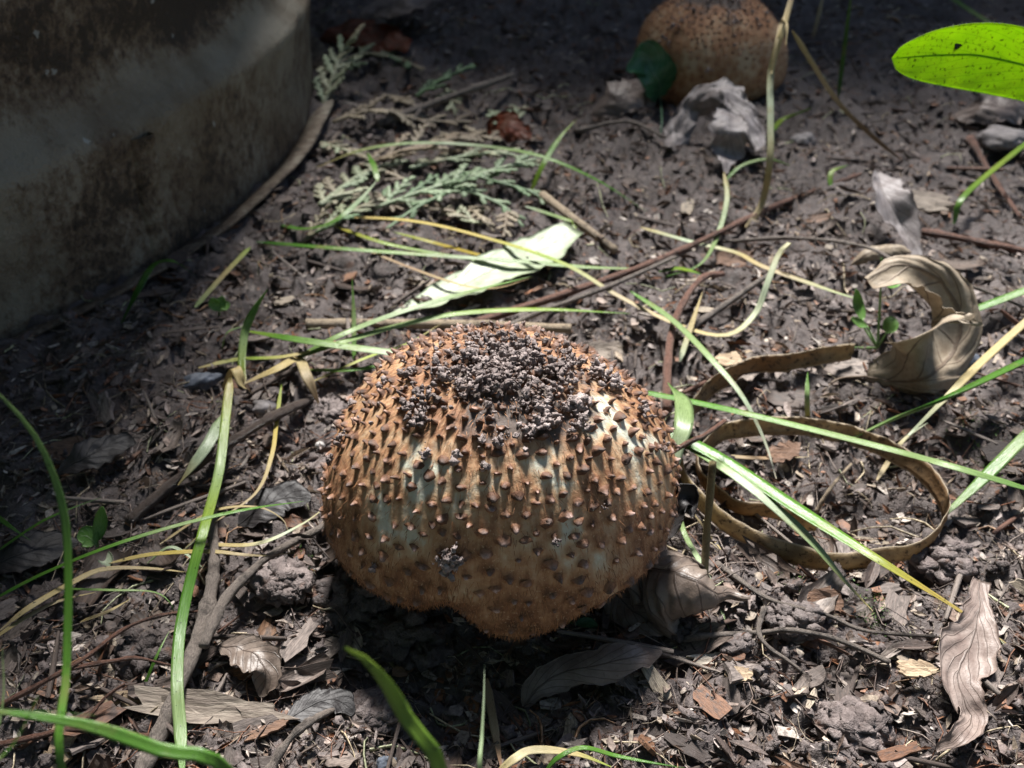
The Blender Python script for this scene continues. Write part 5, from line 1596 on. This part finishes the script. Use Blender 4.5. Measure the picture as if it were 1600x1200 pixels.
leaf('whitish green pointed leaf lying among the straws', [(612, 492, 0.25), (700, 455, 0.55), (780, 418, 0.75), (850, 388, 0.8), (898, 355, 0.6)], [0.04, 0.62, 1.0, 1.05, 0.55], ML_WHITE, up=(0.05, -0.1, 1), curl_l=0.25, curl_r=0.2, ripple=0.01, crumple=0.06, seed=13)
leaf('dark green cupped leaf standing before the smaller mushroom', [(1032, 152, 0.9), (1026, 120, 2.2), (1008, 92, 3.0), (980, 108, 2.6)], [0.35, 1.1, 1.0, 0.2], ML_TEAL, up=(0.2, -0.9, 0.3), curl_l=0.7, curl_r=0.8, crumple=0.12, seed=14, name='green_leaf', stalk=[(1030, 225, 0.1), (1034, 190, 0.6), (1032, 152, 0.95)])
leaf('red brown leaf lying behind the bowing green blade', [(758, 205, 0.4), (785, 195, 0.9), (812, 205, 0.8), (830, 218, 0.5)], ell(0.75, 1, 0.6), ML_RED, up=(0, -0.6, 0.8), curl_l=0.5, curl_r=-0.4, crumple=0.15, seed=15)
leaf('brown fallen leaf in shade left of the smaller mushroom', [(925, 175, 0.5), (965, 150, 1.3), (1000, 140, 1.4), (1025, 165, 0.6)], ell(1.1, 1, 0.6), ML_DARK, up=(0, -0.5, 0.8), curl_l=-0.4, curl_r=-0.5, crumple=0.15, seed=16)
leaf('wet black leaf lying under the thin green blades', [(-20, 890, 0.3), (30, 865, 0.5), (75, 850, 0.5), (120, 850, 0.3)], ell(0.6, 1, 0.6), ML_BLACK, up=(0, -0.2, 1), crumple=0.10, seed=17)
leaf('dark slate leaf lying wet near the barrel', [(95, 745, 0.3), (140, 712, 0.6), (190, 690, 0.7), (215, 688, 0.5)], ell(0.55, 1, 0.6), ML_BLACK, up=(0, -0.2, 1), curl_l=0.4, crumple=0.15, seed=18)
leaf('flat black leaf pressed wet beside the wet twig', [(370, 820, 0.2), (410, 790, 0.4), (450, 775, 0.4), (485, 780, 0.3)], ell(0.55, 1, 0.6), ML_BLACK, up=(0, -0.2, 1), crumple=0.08, seed=19)
leaf('charred black leaf scrap lying below the mushroom lobe', [(445, 1120, 0.2), (490, 1100, 0.4), (530, 1095, 0.4), (560, 1110, 0.3)], ell(0.36, 1, 0.5), ML_BLACK, up=(0, -0.2, 1), crumple=0.10, seed=20)
leaf('grey brown leaf lying by the front clods', [(345, 1010, 0.3), (385, 1020, 0.6), (420, 1050, 0.6), (405, 1090, 0.3)], ell(0.5, 1, 0.6), ML_GREYBR, up=(0.1, -0.3, 0.9), curl_l=0.5, curl_r=0.3, crumple=0.12, seed=21)
leaf('torn brown leaf in shade behind conifer sprays', [(560, 40, 0.4), (600, 15, 1.5), (640, -5, 2.4), (690, -20, 2.6)], ell(1.5, 1, 0.6), ML_DARK, up=(0, -0.5, 0.8), curl_l=-0.4, crumple=0.25, seed=22)
leaf('rusty dead leaf under the torn brown leaf', [(500, 60, 0.3), (550, 45, 1.0), (600, 60, 1.0), (640, 80, 0.4)], ell(1.2, 1, 0.6), ML_RED, up=(0, -0.4, 0.9), curl_r=-0.5, crumple=0.25, seed=23)
leaf('large dim brown leaf beneath the bright hairy leaf', [(1480, 190, 0.4), (1540, 165, 1.0), (1600, 160, 1.2), (1680, 165, 0.8)], ell(1.4, 1, 0.6), ML_DARK, up=(0, -0.4, 0.9), curl_r=-0.4, crumple=0.25, seed=24)


# ---------------------------------------------------------------- conifer sprays
def spray(label, pts, cols, px_side=55, n_side=11, seed=0, px_w=7):
    r = np.random.default_rng(500 + seed)
    W = np.array(world_pts(pts))
    S = spline(W, 40)
    T, s, nn = frames(S)
    sc_ = np.mean([depth_of(p) for p in S]) / FPX
    rad = px_w / 2 * sc_
    bead = lambda n, k: 1 + 0.28 * np.abs(np.sin(np.linspace(0, np.pi * k, n)))

    def col(n, k):
        base = np.array(cols[0]) + (np.array(cols[1]) - np.array(cols[0])) * r.random()
        return np.tile(base * r.uniform(0.75, 1.2), (n, 1))
    V, F, st = tube(S, rad * np.linspace(1, 0.6, 40) * bead(40, 24), 7, flat=0.6)
    root = build('conifer_spray', V, F, M_SPRAY, None, S[0], cols=col(len(V), 0))
    for i in range(n_side):
        u = 0.06 + 0.9 * i / n_side
        k = int(u * 39)
        sg = 1 if i % 2 else -1
        L = px_side * sc_ * (1 - 0.55 * u) * r.uniform(0.75, 1.2)
        d = unit(T[k] * 0.75 + s[k] * sg * r.uniform(0.55, 0.8) + nn[k] * r.normal(0.05, 0.12))
        B = spline(np.array([S[k], S[k] + d * L * 0.5 + T[k] * L * 0.03, S[k] + d * L + T[k] * L * 0.16]), 16)
        Vs, Fs, ss_ = tube(B, rad * 0.95 * np.linspace(1, 0.55, 16) * bead(16, 10), 6, flat=0.6)
        parts = [(Vs, Fs)]
        Tb, sb, nb = frames(B)
        for q in range(6):
            kk = 3 + 2 * q
            if kk > 14:
                break
            s2 = 1 if q % 2 else -1
            l2 = L * 0.34 * (1 - 0.09 * q) * r.uniform(0.7, 1.2)
            d2 = unit(Tb[kk] * 0.85 + sb[kk] * s2 * 0.6 + nb[kk] * r.normal(0, 0.12))
            B2 = spline(np.array([B[kk], B[kk] + d2 * l2 * 0.5, B[kk] + d2 * l2]), 8)
            parts.append(tube(B2, rad * 0.9 * np.linspace(1, 0.6, 8) * bead(8, 4), 5, flat=0.6)[:2])
        Va, Q, Tr, off = [], [], [], 0
        for v, (q4, t3) in parts:
            Va.append(v)
            Q.append(q4 + off)
            Tr.append(t3 + off)
            off += len(v)
        build('branchlet', np.vstack(Va), [np.vstack(Q), np.vstack(Tr)], M_SPRAY, root, S[0], cols=col(off, i))
    return tag(root, label, 'conifer sprig', kind='thing')


M_SPRAY = col_material('conifer_scale_leaves', 0.5, 0.5, 900, 0.15)
SG, SL = (0.19, 0.32, 0.16), (0.40, 0.50, 0.32)
ST, SB = (0.50, 0.43, 0.31), (0.30, 0.23, 0.16)
spray('green conifer spray lying under the bowing green blade', [(585, 325, 0.4), (680, 292, 1.0), (760, 268, 1.2), (838, 248, 1.0)], (SG, SL), 70, 13, 1, 9)
spray('drooping green conifer sprig nearest the yellow straw', [(740, 290, 0.8), (690, 305, 0.9), (645, 328, 0.7), (604, 358, 0.2)], (SG, SL), 34, 8, 2, 8)
spray('forked green conifer sprig hanging toward whitish leaf', [(700, 290, 0.8), (750, 305, 0.9), (790, 325, 0.6), (818, 355, 0.2)], (SG, SL), 34, 7, 3, 8)
spray('bluish conifer sprig pointing at the cut tan stalk', [(720, 270, 0.6), (780, 285, 0.8), (830, 300, 0.6), (868, 325, 0.3)], (SG, SL), 36, 8, 4, 8)
spray('dry tan conifer spray lying behind the green spray', [(560, 262, 0.4), (640, 232, 0.8), (720, 215, 0.9), (800, 215, 0.6)], (ST, SB), 60, 13, 5, 9)
spray('faded conifer spray at the foot of barrel flange', [(500, 320, 0.3), (545, 285, 0.7), (585, 262, 0.8), (640, 250, 0.5)], (SL, ST), 55, 11, 6, 9)
spray('brown conifer spray beneath the grey back twig', [(520, 190, 0.3), (590, 172, 0.8), (660, 188, 0.7), (740, 190, 0.4)], (ST, SB), 46, 11, 7, 8)
spray('olive conifer spray lying across the barrel side litter', [(470, 380, 0.2), (520, 345, 0.6), (570, 320, 0.7), (620, 300, 0.5)], (SG, ST), 50, 11, 8, 8)
spray('dark green conifer sprig in shade behind grey twig', [(650, 150, 0.4), (690, 125, 1.0), (740, 100, 1.2)], (SG, (0.1, 0.2, 0.1)), 34, 8, 9, 7)
spray('pale conifer spray leaning at barrel in the shade', [(505, 165, 0.3), (520, 120, 1.2), (535, 80, 2.2), (560, 50, 3.0)], (ST, SL), 50, 11, 10, 8)
spray('tan conifer spray tip near the red brown leaf', [(640, 262, 0.5), (720, 245, 0.9), (790, 240, 0.9), (850, 262, 0.4)], (ST, SL), 44, 11, 11, 8)
spray('dim conifer spray far behind beside the barrel', [(500, 120, 0.4), (560, 85, 1.0), (620, 90, 1.0), (660, 110, 0.5)], (SB, SG), 44, 11, 12, 7)

for q in range(16):
    a = rng.uniform(0, 2 * np.pi)
    cx_, cy_ = rng.uniform(500, 850), rng.uniform(150, 350)
    dx_, dy_ = 42 * math.cos(a), 22 * math.sin(a)
    o = spray('dry scrap of conifer foliage in the litter by barrel', [(cx_ - dx_, cy_ - dy_, 0.2), (cx_, cy_, 0.5), (cx_ + dx_, cy_ + dy_, 0.25)], (ST, SB) if q % 3 else (SL, ST), 30, 7, 40 + q, 7)
    o['group'] = 'dry conifer scraps by the barrel'


# ---------------------------------------------------------------- seedlings
def seedling(label, base, leaves):
    b = G(*base)
    root = empty('seedling', b)
    for (stem_px, tipw, pts, w, mat) in leaves:
        Ss = spline(np.vstack([[b - np.array([0, 0, 0.1])], np.array(world_pts(stem_px))]), 12)
        V, F, st = tube(Ss, np.linspace(0.05, 0.03, 12), 6)
        build('stem', V, F, ML_GREEN, root, b, st=st * 0)
        W = np.vstack([Ss[-1:], np.array(world_pts(pts))])
        leaf('', W, ell(w, 0.9, 0.6), mat, (0.1, -0.6, 0.8), 'leaf', n=18, parent=root, rib=False, m=9, curl_l=0.4, curl_r=0.4, crumple=0.02, ripple=0.01)
    return tag(root, label, 'seedling', kind='thing')


seedling('small green seedling growing inside the beige curled leaf', (1372, 540, 0.0), [
    ([(1352, 515, 0.5), (1348, 500, 0.8)], 0, [(1340, 475, 1.3), (1338, 452, 1.8)], 0.22, ML_GREEN),
    ([(1375, 480, 1.2), (1376, 440, 2.2)], 0, [(1395, 440, 2.2), (1418, 418, 2.6)], 0.26, ML_GREEN),
    ([(1376, 450, 1.8), (1377, 430, 2.4)], 0, [(1380, 415, 2.7), (1378, 403, 2.9)], 0.14, ML_GREEN),
    ([(1385, 520, 0.5)], 0, [(1392, 505, 0.8), (1395, 495, 1.0)], 0.28, ML_GREEN),
    ([(1330, 543, 0.3)], 0, [(1290, 545, 0.3), (1266, 548, 0.25)], 0.08, ML_GREEN),
    ([(1355, 510, 0.6)], 0, [(1342, 505, 0.7), (1330, 498, 0.8)], 0.16, ML_GREEN)])
seedling('pale green seedling sprouting by the straw tangle', (152, 862, 0.0), [
    ([(150, 850, 0.3)], 0, [(135, 838, 0.5), (120, 840, 0.5)], 0.30, ML_GREEN),
    ([(152, 845, 0.4)], 0, [(158, 815, 0.9), (160, 792, 1.3)], 0.20, ML_GREEN),
    ([(158, 866, 0.2)], 0, [(165, 878, 0.2), (150, 890, 0.15)], 0.22, ML_WHITE)])
seedling('tiny clover-like seedling near the barrel foot', (342, 492, 0.0), [
    ([(342, 485, 0.3)], 0, [(335, 475, 0.5), (332, 465, 0.6)], 0.22, ML_GREEN),
    ([(343, 485, 0.3)], 0, [(350, 478, 0.4), (354, 484, 0.4)], 0.22, ML_GREEN),
    ([(343, 486, 0.3)], 0, [(346, 470, 0.5), (349, 463, 0.6)], 0.2, ML_GREEN)])
seedling('glossy green leaflets growing at the mushroom foot', (890, 970, 0.0), [
    ([(885, 955, 0.3)], 0, [(880, 935, 0.6), (878, 912, 1.0)], 0.12, ML_GREEN),
    ([(892, 960, 0.3)], 0, [(888, 945, 0.5), (884, 938, 0.6)], 0.10, ML_GREEN),
    ([(900, 975, 0.2)], 0, [(915, 972, 0.3), (934, 978, 0.25)], 0.14, ML_TEAL)])


# ---------------------------------------------------------------- stones, clods, bark and chips that can be singled out
def stone_material(name, c1, c2, rough=0.6):
    m, nt, b, out = nodes_of(name)
    co = N(nt, 'ShaderNodeNewGeometry').outputs['Position']
    n1 = noise(nt, co, 300, 5, 0.7)
    nt.links.new(mixc(nt, c1, c2, ramp(nt, [(0.35, 0.0), (0.65, 1.0)], n1)), b.inputs['Base Color'])
    b.inputs['Roughness'].default_value = rough
    bump(nt, b, n1, 0.5, 0.0008)
    return m


MS_WHITE = stone_material('white_pebble', (0.62, 0.60, 0.58), (0.40, 0.38, 0.36))
MS_BLUE = stone_material('blue_grey_stone', (0.13, 0.15, 0.19), (0.07, 0.08, 0.10))
M_GREYCLOD = soil_material('pale_clod', 2.2)
MS_GREY = stone_material('grey_stone', (0.24, 0.22, 0.22), (0.14, 0.125, 0.12), 0.75)


def stone(label, px, py, w_px, h_ratio, mat, name='pebble', cat='pebble', seed=0, amp=0.25, sub=3, rot=0.0, lift=0.3, ratio=0.75):
    p = G(px, py, 0.0)
    r = w_px / 2 * depth_of(p) / FPX
    if name == 'soil_clod':
        v, f = crumb_heap(700 + seed, 90)
        v = v * np.array([2.2, 2.2, 2.6 * h_ratio]) * r
    else:
        v, f = lump(sub, 700 + seed, amp, 1.5)
        v = v * np.array([1, ratio, h_ratio]) * r
    c_, s_ = math.cos(rot), math.sin(rot)
    v = np.stack([v[:, 0] * c_ - v[:, 1] * s_, v[:, 0] * s_ + v[:, 1] * c_, v[:, 2]], -1)
    if amp > 0.35:
        v = v * (1 + 0.10 * noise3(v * 5, 7))[:, None]
    q = p + np.array([0, 0, r * h_ratio * lift])
    return tag(build(name, v + q, f, mat, None, q), label, cat, kind='thing')


stone('small round white pebble lying left of the mushroom', 500, 698, 17, 0.8, MS_WHITE, seed=1, amp=0.1)
stone('tiny white pebble in the shadow under mushroom margin', 696, 938, 11, 0.9, MS_WHITE, seed=2, amp=0.1, lift=0.9)
stone('blue grey oblong stone beside the dry clump', 312, 602, 70, 0.45, MS_BLUE, 'stone', 'stone', 3, 0.25, rot=0.5, ratio=0.5)
stone('flat pale grey clod touching the mushroom upper left', 515, 642, 62, 0.35, M_GREYCLOD, 'soil_clod', 'soil clod', 4, 0.5, 4)
stone('flaky grey clod lying left below the white pebble', 480, 735, 75, 0.3, M_GREYCLOD, 'soil_clod', 'soil clod', 5, 0.55, 4)
stone('rounded brown stone by the wet twig end', 415, 640, 42, 0.6, MS_GREY, 'stone', 'stone', 6, 0.2)
stone('big dark clod behind the tall arching blade', 92, 965, 105, 0.75, M_CLOD, 'soil_clod', 'soil clod', 7, 0.4, 4)
stone('big dark clod between the red twig and hanging blade', 230, 1030, 95, 0.7, M_CLOD, 'soil_clod', 'soil clod', 8, 0.4, 4)
stone('crumbly pale clod heap under the coil outer edge', 1470, 880, 90, 0.6, M_GREYCLOD, 'soil_clod', 'soil clod', 9, 0.6, 4)
stone('bright quartz bit lying by the crumpled grey leaf', 1012, 232, 22, 0.6, MS_WHITE, seed=10, amp=0.25)
stone('blue grey stone sunk beside the beige curled leaf', 1505, 568, 48, 0.5, MS_BLUE, 'stone', 'stone', 11, 0.25)
stone('grey stone lying near the dry stalk foot', 1255, 225, 42, 0.6, MS_GREY, 'stone', 'stone', 12, 0.25)
stone('flat grey stone far right by the leaning dark twig', 1565, 222, 80, 0.4, MS_GREY, 'stone', 'stone', 13, 0.25)
stone('black glassy stone near the front edge litter', 605, 1195, 34, 0.7, MS_BLUE, 'stone', 'stone', 14, 0.2)
stone('lumpy clod under the mushroom front margin', 640, 1000, 130, 0.6, M_CLOD, 'soil_clod', 'soil clod', 15, 0.6, 4)
stone('crumbly clod in the shadow left of mushroom foot', 560, 935, 110, 0.7, M_CLOD, 'soil_clod', 'soil clod', 16, 0.6, 4)
stone('grey crumbly clod lying by the front charred scrap', 585, 1120, 100, 0.5, M_GREYCLOD, 'soil_clod', 'soil clod', 17, 0.6, 4)
stone('grey clod cluster beside the grey forked stick', 445, 915, 85, 0.6, M_GREYCLOD, 'soil_clod', 'soil clod', 18, 0.6, 4)
stone('pale clod lying near the straw at the front', 1330, 1140, 110, 0.5, M_GREYCLOD, 'soil_clod', 'soil clod', 19, 0.6, 4)
stone('tawny clod standing below the coil', 1240, 975, 80, 0.6, M_CLOD, 'soil_clod', 'soil clod', 20, 0.6, 4)


def slab(label, px, py, len_px, wid_px, ang, mat, name='wood_chip', cat='wood chip', seed=0, curl=0.0, bend=0.1, point=0.3, thick=0.10, tilt=(0, 0), h=0.12, rag=0.25):
    p = G(px, py, h)
    k = depth_of(p) / FPX
    v, f = flake(900 + seed, 11, 5, curl, bend, point, thick, rag)
    v = v * np.array([len_px * k, wid_px * k, wid_px * k])
    v[:, 2] += 0.02 * noise3(v * 3, 8)
    m = Matrix.Rotation(math.radians(ang), 3, 'Z') @ Matrix.Rotation(math.radians(tilt[0]), 3, 'X') @ Matrix.Rotation(math.radians(tilt[1]), 3, 'Y')
    v = v @ np.array(m).T
    o = build(name, v, f, mat, None, (0, 0, 0), shade=False)
    o.location = p * CM
    return tag(o, label, cat, kind='thing')


def chip_material(name, c1, c2):
    m, nt, b, out = nodes_of(name)
    tc = N(nt, 'ShaderNodeTexCoord').outputs['Object']
    mp = N(nt, 'ShaderNodeMapping')
    mp.inputs['Scale'].default_value = (0.3, 2.0, 2.0)
    nt.links.new(tc, mp.inputs[0])
    g = noise(nt, mp.outputs[0], 500, 5, 0.7)
    nt.links.new(mixc(nt, c1, c2, ramp(nt, [(0.38, 0.0), (0.62, 1.0)], g)), b.inputs['Base Color'])
    b.inputs['Roughness'].default_value = 0.65
    bump(nt, b, g, 0.7, 0.0008)
    return m


MC_PALE = chip_material('pale_wood', (0.50, 0.38, 0.25), (0.30, 0.21, 0.13))
MC_GREY = chip_material('weathered_wood', (0.30, 0.25, 0.20), (0.16, 0.125, 0.10))
MC_RUST = chip_material('rusty_bark', (0.20, 0.11, 0.065), (0.11, 0.06, 0.038))
slab('long weathered bark strip lying under the grey knotted stick', 320, 1105, 240, 48, -8, MC_GREY, 'bark_strip', 'bark', 1, 0.3, 0.1, 0.4, 0.14, (25, 0), 0.35)
slab('narrow tan bark strip end left of the knotted stick', 215, 1090, 120, 26, 4, MC_PALE, 'bark_strip', 'bark', 2, 0.2, 0.1, 0.4, 0.16, (20, 0), 0.3)
slab('upright pale wood chip behind the front blurred blades', 92, 1170, 90, 42, 80, MC_PALE, seed=3, thick=0.2, tilt=(0, -30), h=0.4)
slab('tan wood chip lying against the s-curved leaf', 1432, 1043, 58, 26, -4, MC_PALE, seed=4, thick=0.25, tilt=(15, 0), h=0.6)
slab('whitish wood splinter lying under the cone-curled leaf', 1112, 1028, 62, 18, 8, chip_material('bleached_wood', (0.62, 0.55, 0.46), (0.45, 0.38, 0.30)), seed=5, thick=0.3, tilt=(10, 0), h=0.3)
slab('square tan chip below the whitish splinter', 1155, 1052, 40, 22, -10, MC_PALE, seed=6, thick=0.3, tilt=(15, 0), h=0.2)
slab('tan block of wood by the folded grey leaf', 1432, 312, 95, 42, -8, MC_GREY, seed=7, thick=0.5, tilt=(20, 5), h=0.5)
slab('reddish chip lying beside the upright pale shoot', 1225, 705, 60, 30, 25, MC_RUST, seed=8, tilt=(20, 0), h=0.2)
slab('pale beige chip left of the coil arch', 1150, 560, 55, 28, 10, MC_PALE, seed=9, tilt=(15, 0), h=0.2)
slab('splintered tan stick piece in front of slender blade', 415, 1140, 60, 14, 28, MC_RUST, seed=10, thick=0.4, tilt=(10, 0), h=0.3)
slab('broken grey wood slab behind mushroom right shoulder', 930, 550, 105, 34, 12, MC_GREY, seed=11, thick=0.3, tilt=(20, 0), h=0.3)
slab('orange brown chip in shade under the mushroom', 640, 1030, 60, 30, 60, MC_RUST, seed=12, tilt=(20, -20), h=0.2)
slab('pale chip lying by the upright straw splinter', 870, 400, 60, 20, 60, MC_PALE, seed=13, thick=0.3, tilt=(10, 0), h=0.3)
slab('rusty bark piece beneath the bent brown twig', 1150, 405, 60, 40, 0, MC_RUST, 'bark_piece', 'bark', 14, 0.4, 0.2, 0.4, 0.1, (25, 0), 0.3)
slab('dull red bark strip lying in barrel shade', 130, 700, 130, 40, 20, MC_RUST, 'bark_piece', 'bark', 15, 0.4, 0.2, 0.4, 0.1, (25, 0), 0.2)
slab('slanting bark piece in the litter below root', 1290, 940, 60, 44, 10, MC_RUST, 'bark_piece', 'bark', 16, 0.2, 0.2, 0.4, 0.12, (30, 0), 0.25)


# ---------------------------------------------------------------- moss tufts
def moss(label, px, py, r_px, n):
    p = G(px, py, 0)
    r = r_px * depth_of(p) / FPX
    q = p + np.stack([rng.normal(0, r * 0.5, n), rng.normal(0, r * 0.8, n), np.zeros(n)], -1)
    q[:, 2] = ground_h(q[:, 0], q[:, 1]) + 0.03 + rng.uniform(0, 0.12, n)
    R = rand_rot(n)
    base = np.array([(-0.5, 0, 0), (0, 0.16, 0.05), (0.6, 0, 0), (0, -0.16, 0.05)])
    V = (np.einsum('nij,vj->nvi', R, base) * rng.uniform(0.05, 0.12, n)[:, None, None] + q[:, None]).reshape(-1, 3)
    c = np.array([0.12, 0.24, 0.05]) * rng.uniform(0.6, 1.4, (n, 1))
    tag(build('moss', V, np.arange(n * 4).reshape(-1, 4), M_SPRAY, None, p, cols=np.repeat(c, 4, axis=0)), label, 'moss', kind='stuff')


moss('thin green moss growing on soil below the coil', 1365, 955, 32, 240)
moss('faint moss patch inside shade of the coil rim', 1235, 905, 34, 160)
moss('sparse moss beside the long narrow green blade', 1530, 700, 55, 260)
moss('little moss tuft at the mushroom lower left foot', 478, 890, 16, 120)
moss('moss bits near the small green hook of grass', 1150, 580, 20, 90)

tri = sum(len(o.data.loop_triangles) if o.data.loop_triangles else sum(len(p.vertices) - 2 for p in o.data.polygons) for o in scene.objects if o.type == 'MESH' and o.data.users == 1)
print('triangles in single-user meshes', tri)
for o in scene.objects:
    if '_o' in o.keys():
        del o['_o']
